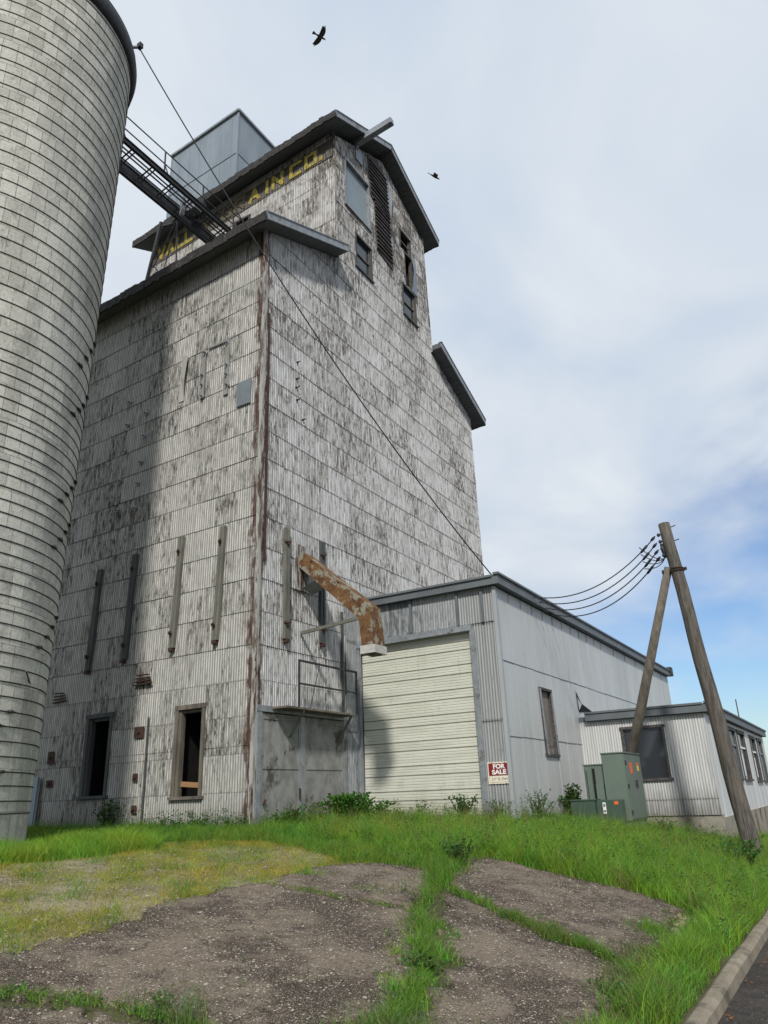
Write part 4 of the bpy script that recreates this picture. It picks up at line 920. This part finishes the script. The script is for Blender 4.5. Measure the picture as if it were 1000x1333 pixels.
for k in range(4):
    p = PB.lerp(PT, .965-.022*k); q = p+Vector((-.26, -.1, -.02)); INS.append(q)
    b = MB(); b.tube([p+Vector((-.1, -.06, 0)), p+Vector((-.16, -.08, 0))], .018, 6); b.tube([p+Vector((-.15, -.08, -.0)), p+Vector((-.17, -.08, 0)), p+Vector((-.2, -.09, -.01)), p+Vector((-.22, -.09, -.01))], [.03, .045, .045, .02], 10)
    b.build('insulator', M['steel'], pole, smooth=True)
b = MB(); 
for k, f_ in enumerate((.985, .94)): p = PB.lerp(PT, f_); b.tube([p+Vector((.1, 0, 0)), p+Vector((.24, -.02, .02))], .012, 6)
b.build_each('through_bolt', M['rustdark'], pole)
b = MB()
for k in range(4):
    q = INS[k]+Vector((-.42, .02, -.2-.01*k)); e = PB.lerp(PT, .89)+Vector((-.17, -.08, 0))
    mid = (q+e)/2+Vector((.1, 0, -.28+.03*k)); P = [q*(1-t)**2+mid*2*t*(1-t)+e*t*t for t in np.linspace(0, 1, 10)]; b.tube(P, .011, 5)
b.tube([PB.lerp(PT, .89)+Vector((-.16, -.08, 0)), PB.lerp(PT, .915)+Vector((-.17, -.07, 0)), PB.lerp(PT, .935)+Vector((-.17, -.07, 0))], [.03, .05, .04], 8)
b.build('jumper_loops', M['cable'], pole, smooth=True)
# service wires to the shed roof
ends = [(3.2, 5.9, 4.98), (3.3, 6.4, 4.92), (3.3, 6.95, 4.87), (3.3, 7.6, 4.82)]
wl = ['topmost of the four black wires sagging from the pole to the shed roof', 'second from top of the four black wires off the pole', 'third from top of the four black wires off the pole', 'lowest of the four black wires sagging from the pole to the roof']
for k in range(4):
    a = INS[k]; e = Vector(ends[k]); P = [a.lerp(e, t)-Vector((0, 0, .78*4*t*(1-t))) for t in np.linspace(0, 1, 28)]
    b = MB(); b.tube(P, .014, 6); d = (P[2]-P[0]).normalized(); b.tube([P[0]+d*.02, P[0]+d*.06, P[0]+d*.12, P[0]+d*.16], [.02, .035, .035, .015], 8); b.tube([P[0]+d*.28, P[0]+d*.32, P[0]+d*.5, P[0]+d*.54], [.015, .032, .032, .015], 8)
    tag(b.build('power_line', M['cable'], smooth=True), wl[k], 'wire', 'wires from the pole to the shed roof')
mst = thing('roof_mast', 'small service mast standing on the shed roof behind its edge', 'mast', (3.25, 6.3, 4.6))
b = MB(); b.tube([(3.15, 5.9, 4.6), (3.15, 5.9, 5.0)], .03, 8); b.tube([(3.25, 7.6, 4.6), (3.25, 7.6, 4.86)], .03, 8); b.bar((3.22, 5.85, 4.85), (3.28, 7.65, 4.82), .04); b.build('mast_frame', M['steel'], mst)
# long cable from the silo top
a = Vector((-1.19, -3.54, 17.38)); e = Vector((3.2, 5.9, 4.98)); P = []
for t in np.linspace(0, 1, 60): P.append(a.lerp(e, t)-Vector((0, 0, 1.15*4*t*(1-t)))+Vector((.45, -.25, 0))*4*t*(1-t)*.6)
b = MB(); b.tube(P, .016, 6); tag(b.build('long_cable', M['cable'], smooth=True), 'long thin cable sagging from the silo top past the tower to the shed roof', 'cable')
b = MB(); b.bar((-1.35, -3.70, 17.3), (-1.13, -3.46, 17.42), .05); b.box((-1.17, -3.52, 17.42), (.06, .05, .07)); b.build('cable_bracket', M['steel'], silo)

# ------------------------------------------------------------------ electrical cabinets
def cabinet(name, label, x0, x1, y0, y1, z0, z1, mat, ov=.0):
    t = thing(name, label, 'cabinet', ((x0+x1)/2, (y0+y1)/2, z0)); b = MB(); b.bb(x0, x1, y0, y1, z0, z1); o = b.build('housing', mat, t, bevel=.012)
    b = MB(); b.bb(x0-.02, x1+.02, y0-.02, y1+.02, z1-.005, z1+.025); b.build('lid', mat, t, bevel=.006); return t
t1 = cabinet('electrical_cabinet', 'tall grey-green electrical cabinet with orange stickers, in front of the annex window', 5.09, 5.6, 6.2, 7.7, -.68, .76, M['cabinet'])
b = MB(); b.bb(5.12, 5.57, 6.23, 7.67, -1.1, -.68); b.build('plinth', M['cabinet'], t1)
b = MB(); b.bb(5.6, 5.615, 6.24, 7.66, -.64, .71); dr = b.build('door', M['cabinet'], t1, bevel=.004)
b = MB(); b.bar((5.64, 6.95, .18), (5.64, 6.95, -.0), .035); b.tube([(5.615, 6.95, .1), (5.65, 6.95, .1)], .03, 8)
for z in (.55, .05, -.5): b.bar((5.615, 6.25, z-.05), (5.615, 6.25, z+.05), .035)
b.build('handle', M['steel'], dr)
b = MB(); b.bb(5.616, 5.618, 6.55, 6.8, .32, .56); b.build('sticker', M['orange'], dr)
b = MB(); b.bb(5.616, 5.618, 7.22, 7.42, .38, .5); b.build('sticker', M['yellowst'], dr); b = MB(); b.bb(5.616, 5.618, 7.22, 7.42, .505, .56); b.build('sticker', M['orange'], dr)
t2 = cabinet('electrical_cabinet', 'narrow grey-green cabinet with open recess behind the dark green box', 4.62, 5.07, 6.3, 7.1, -.3, .53, M['cabinet'])
b = MB(); b.bb(4.66, 4.80, 6.27, 6.3, -.24, .48); b.bb(4.88, 5.06, 6.22, 6.3, -.24, .12); b.build('door', M['cabinet'], t2, bevel=.004)
b = MB(); b.bb(4.81, 4.87, 6.292, 6.299, -.22, .46); b.bb(4.68, 4.69, 6.262, 6.27, -.2, .42); b.build('recess', M['black'], t2)
t3 = cabinet('transformer_box', 'low dark green transformer box with a white label, below the cabinets', 4.36, 4.93, 5.85, 6.28, -1.0, -.22, M['cabinetdark'])
b = MB(); b.bb(4.93, 5.5, 5.9, 6.12, -1.02, -.22); b.build('side_box', M['cabinetdark'], t3, bevel=.01)
b = MB(); b.bb(5.07, 5.14, 5.894, 5.898, -.50, -.27); lab = b.build('label_plate', M['white'], t3); b = MB(); b.bb(5.085, 5.125, 5.891, 5.8935, -.36, -.3); b.bb(5.08, 5.13, 5.891, 5.8935, -.47, -.43); b.build('label_print', M['ink'], lab)
b = MB(); b.bb(5.33, 5.42, 5.894, 5.898, -.32, -.25); b.build('sticker', M['orange'], t3)
b = MB(); b.bb(4.925, 4.931, 5.848, 5.852, -1.0, -.22); b.bb(5.1, 5.12, 5.86, 5.9, -.86, -.8); b.build('latch', M['black'], t3)
b = MB(); b.bb(4.2, 6.0, 5.6, 8.0, -1.6, -1.0); struct(b.build('concrete_pad', M['concrete'], bevel=.02))

# ------------------------------------------------------------------ birds
def bird(name, label, p, span, heading, bank, flap):
    b = MB(); n = 9
    # body: tapered tube with head, beak and fanned tail; wings: thick swept plates
    b.tube([(0, -.30, 0), (0, -.22, 0), (0, -.1, .005), (0, .05, .01), (0, .16, .01), (0, .2, .01), (0, .24, .012), (0, .28, .01), (0, .315, 0), (0, .35, -.005)], [.02, .04, .06, .072, .055, .04, .045, .038, .018, .004], 10)
    b.prism([(-.03, -.26), (.03, -.26), (.09, -.46), (.03, -.48), (0, -.47), (-.03, -.48), (-.09, -.46)], 2, -.006, .006)
    for s in (-1, 1):
        out_ = [(0, .11, -.12), (.18, .16, -.13), (.33, .14, -.14), (.5, .04, -.16)]
        up_ = [0, .06*flap, .13*flap, .10*flap]
        for i in range(3):
            (xa, fa, ba), (xb, fb, bb_) = out_[i], out_[i+1]
            P = [(s*xa, fa, up_[i]), (s*xb, fb, up_[i+1]), (s*xb, bb_, up_[i+1]), (s*xa, ba, up_[i])]; Q = [(x, y, z-.012) for x, y, z in P]
            k = len(b.v); b.v += P+Q
            for f_ in ((0, 1, 2, 3), (7, 6, 5, 4), (0, 4, 5, 1), (1, 5, 6, 2), (2, 6, 7, 3), (3, 7, 4, 0)): b.f.append(tuple(k+j for j in f_))
        for j in range(4):      # finger feathers
            y0 = .02-.05*j; b.prism([(s*.46, y0), (s*(.60-.03*j), y0-.03), (s*(.60-.03*j), y0-.05), (s*.46, y0-.045)], 2, up_[3]-.01, up_[3]-.002)
    o = b.build(name, M['birdm'], smooth=False); o.location = p; o.scale = (span,)*3; o.rotation_euler = (R(bank[0]), R(bank[1]), R(heading)); tag(o, label, 'bird'); return o
M['birdm'] = mottled('dark_plumage', (.04, .036, .034), (.07, .06, .055), 9, bump=0)
def ray(u, v, d):
    q = Fv*966.28+Rv*(u-500)-Uv*(v-666.5); return CAM+q.normalized()*d
bird('bird', 'larger dark bird gliding high above the tower roof', (-7.79+0, 13.0, 36), 1.0, 0, (0, 0), .3)
bird('bird', 'small distant bird with drooping wings right of the tower peak', (-8, 28, 45), .9, 0, (0, 0), 1)
bl = [o for o in bpy.data.objects if o.name.startswith('bird')]
bl[0].location = CAM+Vector((-.3428, .4827, .8059)).normalized()*38; bl[0].scale = (.82,)*3; bl[0].rotation_euler = (R(6), R(-12), R(-22))
bl[1].location = CAM+Vector((-.2881, .6451, .7077)).normalized()*62; bl[1].rotation_euler = (R(-30), R(35), R(-60)); bl[1].scale = (1.25,)*3

# ------------------------------------------------------------------ grass and weeds
def blades(x, y, h, wd, lean, col, seg=3, zoff=0.0):
    n = len(x); z = TZ(x, y)+zoff-.01; az = rng.uniform(0, 2*np.pi, n); la = rng.uniform(0, 2*np.pi, n); fx, fy = np.cos(az), np.sin(az)
    lx, ly = np.cos(la)*lean*h, np.sin(la)*lean*h; V = np.zeros((n, 2*seg+1, 3)); C = np.zeros((n, 2*seg+1, 4)); C[..., 3] = 1
    for k in range(seg+1):
        t = k/seg; cx = x+lx*t**2; cy = y+ly*t**2; cz = z+h*(t-.25*lean*t**2); ww = wd*(1-t**1.5)*.5+.0004
        tint = (.72+.45*t)
        if k < seg:
            V[:, 2*k] = np.stack([cx-fx*ww, cy-fy*ww, cz], 1); V[:, 2*k+1] = np.stack([cx+fx*ww, cy+fy*ww, cz], 1)
            C[:, 2*k, :3] = col; C[:, 2*k+1, :3] = col
        else: V[:, 2*k] = np.stack([cx, cy, cz], 1); C[:, 2*k, :3] = col
    F = []
    for k in range(seg-1): F.append([2*k, 2*k+1, 2*k+3, 2*k+2])
    F.append([2*seg-2, 2*seg-1, 2*seg, 2*seg]); F = np.array(F)
    # quads only: last one degenerate -> use triangles everywhere
    T = []
    for f in F[:-1]: T += [[f[0], f[1], f[2]], [f[0], f[2], f[3]]]
    T.append([2*seg-2, 2*seg-1, 2*seg]); T = np.array(T)
    FF = (T[None]+np.arange(n)[:, None, None]*(2*seg+1)).reshape(-1, 3)
    return V.reshape(-1, 3), FF, C.reshape(-1, 4)
def palette(n, base, var=.3, yellow=.0):
    base = np.array(base); v = base[None]*rng.uniform(1-var, 1+var, (n, 1))
    hue = rng.uniform(-1, 1, n); v[:, 0] *= 1+.28*hue; v[:, 2] *= 1-.2*hue
    yl = rng.random(n) < yellow; v[yl] = np.array([.24, .22, .08])*rng.uniform(.6, 1.2, (yl.sum(), 1)); return v
def grass_obj(name, parts, kindlabel=None):
    Vs = []; Fs = []; Cs = []; n0 = 0
    for V, F, C in parts: Vs.append(V); Fs.append(F+n0); Cs.append(C); n0 += len(V)
    o = link(name, np_mesh(name, np.concatenate(Vs), np.concatenate(Fs), None, np.concatenate(Cs)), M['grass']); return o
def scatter(n, poly, dens=None):
    poly = np.asarray(poly); lo = poly.min(0); hi = poly.max(0); X = np.zeros(0); Y = np.zeros(0)
    while len(X) < n:
        x = rng.uniform(lo[0], hi[0], n*2); y = rng.uniform(lo[1], hi[1], n*2); k = inside(x, y, poly)
        if dens is not None: k &= rng.random(n*2) < dens(x, y)
        X = np.r_[X, x[k]]; Y = np.r_[Y, y[k]]
    return X[:n], Y[:n]
def blocked(x, y):
    b = (x < 0) & (y > -.02) & (y < YN); b |= (x > -.02) & (x < SW+.02) & (y > S0-.02); b |= (x > SW) & (x < OX+.02) & (y > O0-.02); b |= (x-SC.x)**2+(y-SC.y)**2 < 2.27**2
    b |= (x > 4.36) & (x < 5.62) & (y > 5.85) & (y < 7.7); b |= (x > KX-.02)
    return b
def onasph(x, y):
    r = np.zeros(x.shape, bool)
    for p in ASPH: r |= inside(x, y, p)
    return r
def field(n, poly, h0, h1, base, wd=.006, lean=.5, dens=None, yellow=.04, clump=1.0, hfun=None, var=.3):
    x, y = scatter(n, poly, dens); k = ~blocked(x, y); x, y = x[k], y[k]; m = len(x)
    cl = .5+.5*vnoise(x, y, 1.3, 3); cl2 = .5+.5*vnoise(x, y, 4.2, 6); h = rng.uniform(h0, h1, m)*(1-clump*.55+clump*(.6*cl+.5*cl2))
    if hfun is not None: h = h*hfun(x, y)
    c = palette(m, base, var, yellow)*(0.8+.4*cl2)[:, None]; c[:, 0] *= .85+.5*cl
    return blades(x, y, h, wd*rng.uniform(.6, 1.4, m), lean*rng.uniform(.2, 1.6, m), c)
GR = (.125, .265, .032); GB = (.185, .355, .038); GD = (.045, .105, .02); GY = (.30, .34, .055)
verge = [(4.8,-1.6),(5.2,-.8),(6.0,-.85),(6.6,-.8),(7.25,-.6),(7.9,-.85),(8.3,-1.8),(8.63,-3.0),(8.63,14),(7.1,14),(7.1,8.95),(3.85,8.95),(3.85,3.75),(0.03,3.75),(.03,0),(1.6,-.6),(3.2,-1.2)]
def tuss(n, poly, h0, h1, base, nb=55, rad=.07, wd=.006, dens=None, var=.2):
    tx, ty = scatter(n, poly, dens); k = ~blocked(tx, ty); tx, ty = tx[k], ty[k]; m = len(tx); hh = rng.uniform(h0, h1, m); cc = palette(m, base, .3, .03)
    i = np.repeat(np.arange(m), nb); x = tx[i]+rng.normal(0, rad, len(i)); y = ty[i]+rng.normal(0, rad, len(i)); k = ~blocked(x, y); i, x, y = i[k], x[k], y[k]
    h = hh[i]*rng.uniform(.45, 1.05, len(i)); c = cc[i]*rng.uniform(1-var, 1+var, (len(i), 1))
    return blades(x, y, h, wd*rng.uniform(.6, 1.5, len(i)), rng.uniform(.2, 1.0, len(i)), c)
def herbs(n, poly, h0, h1, col, ls=.035, per=26, dens=None):
    hx, hy = scatter(n, poly, dens); k = ~blocked(hx, hy); hx, hy = hx[k], hy[k]; m = len(hx); hh = rng.uniform(h0, h1, m); z = TZ(hx, hy); i = np.repeat(np.arange(m), per)
    t = rng.uniform(.1, 1, len(i)); a = rng.uniform(0, 2*np.pi, len(i)); rr = .09*rng.random(len(i))*(1.1-t*.6)*hh[i]/.3
    p = np.stack([hx[i]+np.cos(a)*rr, hy[i]+np.sin(a)*rr, z[i]+hh[i]*t], 1); d = np.stack([np.cos(a), np.sin(a), np.full(len(i), .4)], 1)
    return leaf_cloud(p, d, ls, col)
def leaf_cloud(pts, dirs, size, col, var=.3):
    n = len(pts); a = rng.normal(0, 1, (n, 3)); d = dirs+a*.35; d /= np.linalg.norm(d, axis=1)[:, None]; s = np.cross(d, rng.normal(0, 1, (n, 3))); s /= np.linalg.norm(s, axis=1)[:, None]
    L = size*rng.uniform(.6, 1.4, n)[:, None]; W = L*.28; nrm = np.cross(d, s)
    V = np.stack([pts, pts+d*L*.45+s*W, pts+d*L-nrm*L*.15, pts+d*L*.45-s*W], 1).reshape(-1, 3); T = np.array([[0, 1, 2], [0, 2, 3]]); F = (T[None]+np.arange(n)[:, None, None]*4).reshape(-1, 3)
    c = palette(n, col, var); C = np.ones((n, 4, 4)); C[..., :3] = c[:, None]; return V, F, C.reshape(-1, 4)
front = lambda x, y: np.clip(1.15-.28*np.maximum(y-.2, 0), .15, 1)*np.clip((x-4.0)/1.5, .15, 1)
P = [field(95000, verge, .08, .24, GB, .006, .6, clump=1.0, hfun=lambda x, y: np.where((y > 1.5) & (x < 4.5), .6, 1.0)),
     tuss(950, verge, .2, .5, GB, dens=front), tuss(420, verge, .16, .32, (.10, .20, .03), rad=.1), tuss(260, verge, .3, .5, (.20, .33, .045), nb=45, dens=front),
     herbs(520, verge, .12, .42, (.09, .20, .035), dens=front), herbs(260, verge, .15, .38, (.06, .13, .035), .03),
     field(5500, verge, .3, .58, (.16, .23, .06), .004, .3, clump=1.2, yellow=.5)]
P += [tuss(110, [(.1,.1),(2.4,.3),(2.4,3.3),(.1,3.4)], .16, .4, GR), herbs(60, [(.1,.0),(1.2,.1),(1.6,3.2),(.1,3.2)], .2, .45, (.06, .15, .025), .045, 40),
      herbs(34, [(.3,3.35),(3.1,3.3),(3.1,3.7),(.3,3.7)], .25, .5, (.06, .13, .03), .04, 30), herbs(30, [(3.2,2.6),(4.6,2.8),(4.5,4.6),(3.9,4.6),(3.8,3.5)], .25, .6, (.09, .16, .06), .025, 50),
      tuss(70, [(3.9,4),(4.6,4),(5.0,5.8),(3.9,7)], .15, .35, GR), herbs(40, [(5.7,6),(7.6,6.4),(7.0,8.8),(5.6,8.6)], .2, .5, (.09, .18, .035), .035, 34), tuss(150, [(5.7,6),(8.4,4.2),(8.5,10),(7.2,8.8),(5.6,8.6)], .2, .42, GR)]
grass_obj('tall_grass', P); struct(bpy.data.objects['tall_grass'], 'stuff')
strip = [(-7,-.02),(.1,-.02),(1.6,-.5),(3.3,-1.1),(4.8,-1.5),(5.1,-2.2),(4.4,-2.45),(3.9,-2.7),(2.6,-1.9),(1.0,-1.8),(-.6,-2.5),(-2,-2.9),(-7,-2.9)]
left = [(-1.2,-2.6),(.2,-2.4),(.9,-3.2),(.2,-5.2),(-.4,-7.5),(-4,-7.5),(-1.0,-5)]
P = [field(60000, strip, .09, .2, GR, .006, .6, hfun=lambda x, y: np.where(y > -1.0-.15*x, .8, .9)), field(30000, [(-7,-.02),(.1,-.02),(2.5,-.9),(1.5,-1.4),(0,-1.1),(-7,-1.4)], .05, .17, GR, .006, .6), field(1500, [(-7,-.02),(.1,-.02),(2.5,-.9),(1.5,-1.4),(0,-1.1),(-7,-1.4)], .2, .38, GR, .004, .5), field(32000, left, .1, .26, GB, .007, .6), tuss(420, left, .15, .36, GB), tuss(330, strip, .1, .26, GR, dens=lambda x, y: np.clip(1.3+y, .15, 1)), herbs(160, strip, .1, .28, (.09, .19, .03), .03), herbs(70, [(-3.5,-.5),(.2,-.5),(.2,-.03),(-3.5,-.03)], .15, .42, (.05, .12, .025), .04, 34)]
grass_obj('grass_strip', P); struct(bpy.data.objects['grass_strip'], 'stuff')
dg = lambda x, y: np.clip(.10+.9*np.clip(vnoise(x, y, 1.6, 8)+.25, 0, 1)+.5*np.clip((y+x*.55+4.6)/2.0, 0, 1), 0, 1)
P = [field(100000, [(4.6,-9),(4.45,-7.9),(4.3,-6.8),(3.98,-6.0),(3.95,-5.0),(4.05,-4.4),(3.95,-3.4),(4.3,-2.5),(2.5,-1.7),(.6,-1.8),(-.5,-3.4),(-.5,-7),(1,-11)], .025, .085, GY, .005, 1.0, dens=dg, yellow=.1, var=.3),
     field(3500, [(4.4,-8),(4.2,-6.3),(3.9,-5.0),(3.9,-3.4),(2.5,-2),(.6,-2),(-.5,-4.4),(1,-9)], .08, .17, GR, .006, .8, dens=lambda x, y: np.clip(vnoise(x, y, 2.6, 11)*1.5, 0, 1))]
grass_obj('sparse_grass', P); struct(bpy.data.objects['sparse_grass'], 'stuff')
def along(pts, n, wd):
    pts = np.array(pts, float); d = np.hypot(*np.diff(pts, axis=0).T); cum = np.r_[0, np.cumsum(d)]; t = rng.uniform(0, cum[-1], n)
    x = np.interp(t, cum, pts[:, 0]); y = np.interp(t, cum, pts[:, 1]); w_ = wd*(.35+.9*(.5+.5*vnoise(t, t*0+1, 3.3, 2)))
    return x+rng.normal(0, 1, n)*w_, y+rng.normal(0, 1, n)*w_, t
def crack(pts, n, wd, h0, h1, base, lean=.7, bw=.006, yellow=.12):
    x, y, t = along(pts, n, wd); c = .5+.5*vnoise(t, t*0+3, 4.1, 5); h = rng.uniform(h0, h1, n)*(.4+.9*c); col = palette(n, base, .3, yellow)
    k = (x < KX-.01) & (rng.random(n) < np.clip((c-.22)*2.6, .06, 1)); return blades(x[k], y[k], h[k], bw*rng.uniform(.6, 1.4, k.sum()), lean*rng.uniform(.2, 1.6, k.sum()), col[k], zoff=.03)
C1 = [(5.05,-1.4),(5.3,-2.5),(5.6,-3.3),(5.95,-4.3),(6.4,-5.05),(6.85,-5.9),(7.15,-6.8),(7.2,-7.6)]
C2 = [(5.5,-2.85),(5.75,-3.15),(6.35,-3.45),(7.0,-3.8),(7.5,-3.92),(8.05,-4.25)]
P = [crack(C1, 3600, .055, .06, .2, GR, lean=1.0), crack(C1[3:], 2600, .13, .05, .2, GR, lean=1.0, bw=.005), crack(C1[:3], 3000, .12, .15, .32, GR), crack(C2, 1900, .035, .05, .16, GR), crack(C2[2:5], 2500, .07, .06, .15, (.13, .2, .04)),
     crack([(4.0,-4.42),(4.8,-4.4),(5.6,-4.33),(5.95,-4.3)], 700, .025, .03, .08, GR), crack([(4.05,-3.75),(4.35,-3.6)], 1500, .09, .1, .25, GB), crack([(5.0,-3.9),(5.3,-3.8)], 700, .12, .06, .16, GR),
     crack([(4.7,-8.55),(4.95,-8.2),(5.3,-8.05),(5.7,-7.9),(6.1,-7.8),(6.6,-7.65)], 2200, .05, .02, .09, GR, lean=1.1), crack([(5.75,-7.85),(6.2,-7.75)], 700, .10, .12, .3, (.1, .18, .05)),
     crack([(6.9,-7.6),(7.2,-7.2),(7.6,-7.0)], 1600, .14, .1, .26, (.11, .18, .05)),
     crack([(8.35,-1.0),(8.42,-2.4),(8.42,-3.6),(8.4,-5),(8.38,-7),(8.3,-9)], 19000, .13, .06, .2, GR, yellow=.2), crack([(8.4,-3.0),(8.36,-3.9)], 3400, .10, .16, .36, GB), crack([(8.4,-4.4),(8.35,-5.4)], 2200, .1, .1, .24, (.15, .24, .05)), tuss(60, [(8.1,-1),(8.6,-1),(8.6,-6.5),(8.2,-6.5)], .12, .32, GB), herbs(90, [(7.7,-1.2),(8.6,-1),(8.6,-6.8),(8.1,-6.8),(8.0,-3)], .05, .18, (.12, .2, .05), .022),
     crack([(7.8,-3.2),(8.0,-4.0),(8.05,-5.2)], 1900, .13, .05, .16, (.11, .17, .05), yellow=.3), crack([(7.75,-2.2),(7.9,-2.9)], 900, .12, .08, .18, GR)]
P += [herbs(34, [(6.3,-5.0),(6.8,-4.9),(7.4,-6.9),(6.8,-7.0)], .05, .17, (.11, .20, .05), .02), herbs(16, [(5.0,-4.1),(5.9,-4.0),(5.8,-3.3),(5.1,-3.5)], .05, .15, (.12, .2, .05), .02), herbs(22, [(6.2,-3.2),(7.9,-3.6),(7.9,-4.3),(6.3,-3.7)], .05, .14, (.10, .19, .04), .02), herbs(14, [(4.9,-8.3),(6.2,-8.0),(6.2,-7.7),(5.0,-8.0)], .04, .13, (.12, .2, .05), .018), tuss(14, [(6.0,-4.4),(6.5,-4.4),(7.2,-6.6),(6.7,-6.6)], .1, .24, GB, nb=40, rad=.04), tuss(9, [(6.6,-3.4),(7.6,-3.7),(7.6,-3.95),(6.6,-3.7)], .1, .17, (.15, .24, .05), nb=40, rad=.04)]
for k_, p_ in enumerate(ASPH): P.append(crack(p_+[p_[0]], 2600, .045, .015, .07, (.13, .20, .04), lean=1.2, bw=.005, yellow=.3))
P.append(herbs(26, [(4.5,-6.5),(6.2,-5),(6.6,-6.6),(5.4,-7.6)], .02, .09, (.13, .2, .06), .014, 16))
grass_obj('crack_grass', P); struct(bpy.data.objects['crack_grass'], 'stuff')

# leafy weeds: stems with small leaves
def leaf_cloud(pts, dirs, size, col, var=.3):
    n = len(pts); a = rng.normal(0, 1, (n, 3)); d = dirs+a*.35; d /= np.linalg.norm(d, axis=1)[:, None]; s = np.cross(d, rng.normal(0, 1, (n, 3))); s /= np.linalg.norm(s, axis=1)[:, None]
    L = size*rng.uniform(.6, 1.4, n)[:, None]; W = L*.28; nrm = np.cross(d, s)
    V = np.stack([pts, pts+d*L*.45+s*W, pts+d*L-nrm*L*.15, pts+d*L*.45-s*W], 1).reshape(-1, 3); T = np.array([[0, 1, 2], [0, 2, 3]]); F = (T[None]+np.arange(n)[:, None, None]*4).reshape(-1, 3)
    c = palette(n, col, var); C = np.ones((n, 4, 4)); C[..., :3] = c[:, None]; return V, F, C.reshape(-1, 4)
def weed(name, label, x, y, h, spread, nst, nleaf, lsize, col, cat='weed', group=None, droop=.3):
    z0 = tz(x, y)-.02; pts = []; dirs = []; b = MB()
    for i in range(nst):
        a = rng.uniform(0, 2*np.pi); r = spread*rng.uniform(.2, 1); hh = h*rng.uniform(.55, 1); bx, by = x+rng.normal(0, spread*.15), y+rng.normal(0, spread*.15)
        S = [Vector((bx+math.cos(a)*r*t**1.3, by+math.sin(a)*r*t**1.3, z0+hh*(t-droop*.4*t**3))) for t in np.linspace(0, 1, 6)]
        b.tube(S, [.006, .0055, .005, .004, .003, .0015], 4, False)
        for k in range(nleaf):
            t = rng.uniform(.08, 1); i0 = min(int(t*5), 4); p = S[i0].lerp(S[i0+1], t*5-i0); q = rng.uniform(0, 2*np.pi); pts.append(p[:]); dirs.append((math.cos(q), math.sin(q), .45))
    t = thing(name, label, cat, (x, y, z0), group)
    V, F, C = leaf_cloud(np.array(pts), np.array(dirs), lsize, col); o = link('foliage', np_mesh('foliage', V, F, None, C), M['grass'], t)
    b.build('stem', M['stemm'], t, recalc=False); return t
M['stemm'] = mottled('green_stem', (.08, .12, .03), (.1, .1, .04), 5, bump=0)
weed('bushy_weed', 'large bushy green weed at the foot of the double door', 1.0, 2.0, .72, .75, 120, 50, .07, (.06, .16, .022), 'weed')
weed('bushy_weed', 'low bushy weed beside the tower corner, left of the double door', .45, .5, .42, .4, 30, 30, .06, (.055, .13, .02))
weed('leafy_weed', 'dark leafy weed in front of the overhead door, near its right edge', 2.85, 3.45, .62, .3, 16, 34, .06, (.045, .11, .025))
weed('leafy_weed', 'small spiky weed in front of the middle of the overhead door', 1.9, 3.3, .5, .2, 7, 20, .05, (.05, .12, .025))
weed('leafy_weed', 'small weed in front of the left end of the overhead door', 1.05, 3.1, .5, .25, 8, 20, .05, (.05, .12, .025))
weed('feathery_weed', 'tall feathery weed under the for sale sign', 3.75, 3.2, .55, .28, 14, 34, .035, (.07, .13, .05))
weed('feathery_weed', 'tallest feathery grey-green weed beside the shed side wall', 4.25, 4.1, .82, .38, 26, 44, .036, (.06, .12, .045))
weed('leafy_shrub', 'dark leafy shrub climbing the shed wall left of the cabinets', 4.15, 6.6, 1.0, .26, 40, 50, .075, (.05, .10, .02), 'shrub', droop=.1)
weed('leafy_weed', 'broad leafy weed mound in the long grass near the pole base', 7.9, 4.2, .6, .65, 60, 34, .05, (.07, .17, .035))
weed('leafy_weed', 'tall thin weed in front of the annex foundation', 6.2, 6.6, .6, .25, 14, 22, .05, (.08, .16, .03))
weed('leafy_weed', 'dark seedling weed at the shaded foot of the wall near the silo', -3.6, -.35, .8, .4, 26, 26, .06, (.04, .085, .02))
weed('leafy_weed', 'upright weed rising from the crack at the lower left', 5.95, -7.75, .2, .12, 10, 22, .022, (.1, .18, .05))
weed('leafy_weed', 'broad weed clump in the middle crack near the camera', 6.75, -5.7, .2, .22, 26, 26, .03, (.08, .16, .04))
weed('leafy_weed', 'weed clump where the two cracks meet', 5.2, -1.9, .45, .3, 26, 28, .045, (.06, .14, .03))
weed('leafy_weed', 'pale weed clump by the kerb at the lower right', 8.1, -5.2, .18, .2, 24, 24, .03, (.12, .18, .06))

# dead leaves in the gutter
n_ = 90; lx = rng.uniform(KX+.16, KX+1.0, n_); lx = KX+.16+(lx-KX-.16)**2; ly = rng.uniform(-8, 2, n_)
V, F, C = leaf_cloud(np.stack([lx, ly, np.full(n_, ROADZ+.012)], 1), np.stack([rng.normal(0, 1, n_), rng.normal(0, 1, n_), np.full(n_, .05)], 1), .035, (.20, .09, .03))
struct(link('leaf_litter', np_mesh('leaf_litter', V, F, None, C), M['grass']), 'stuff')
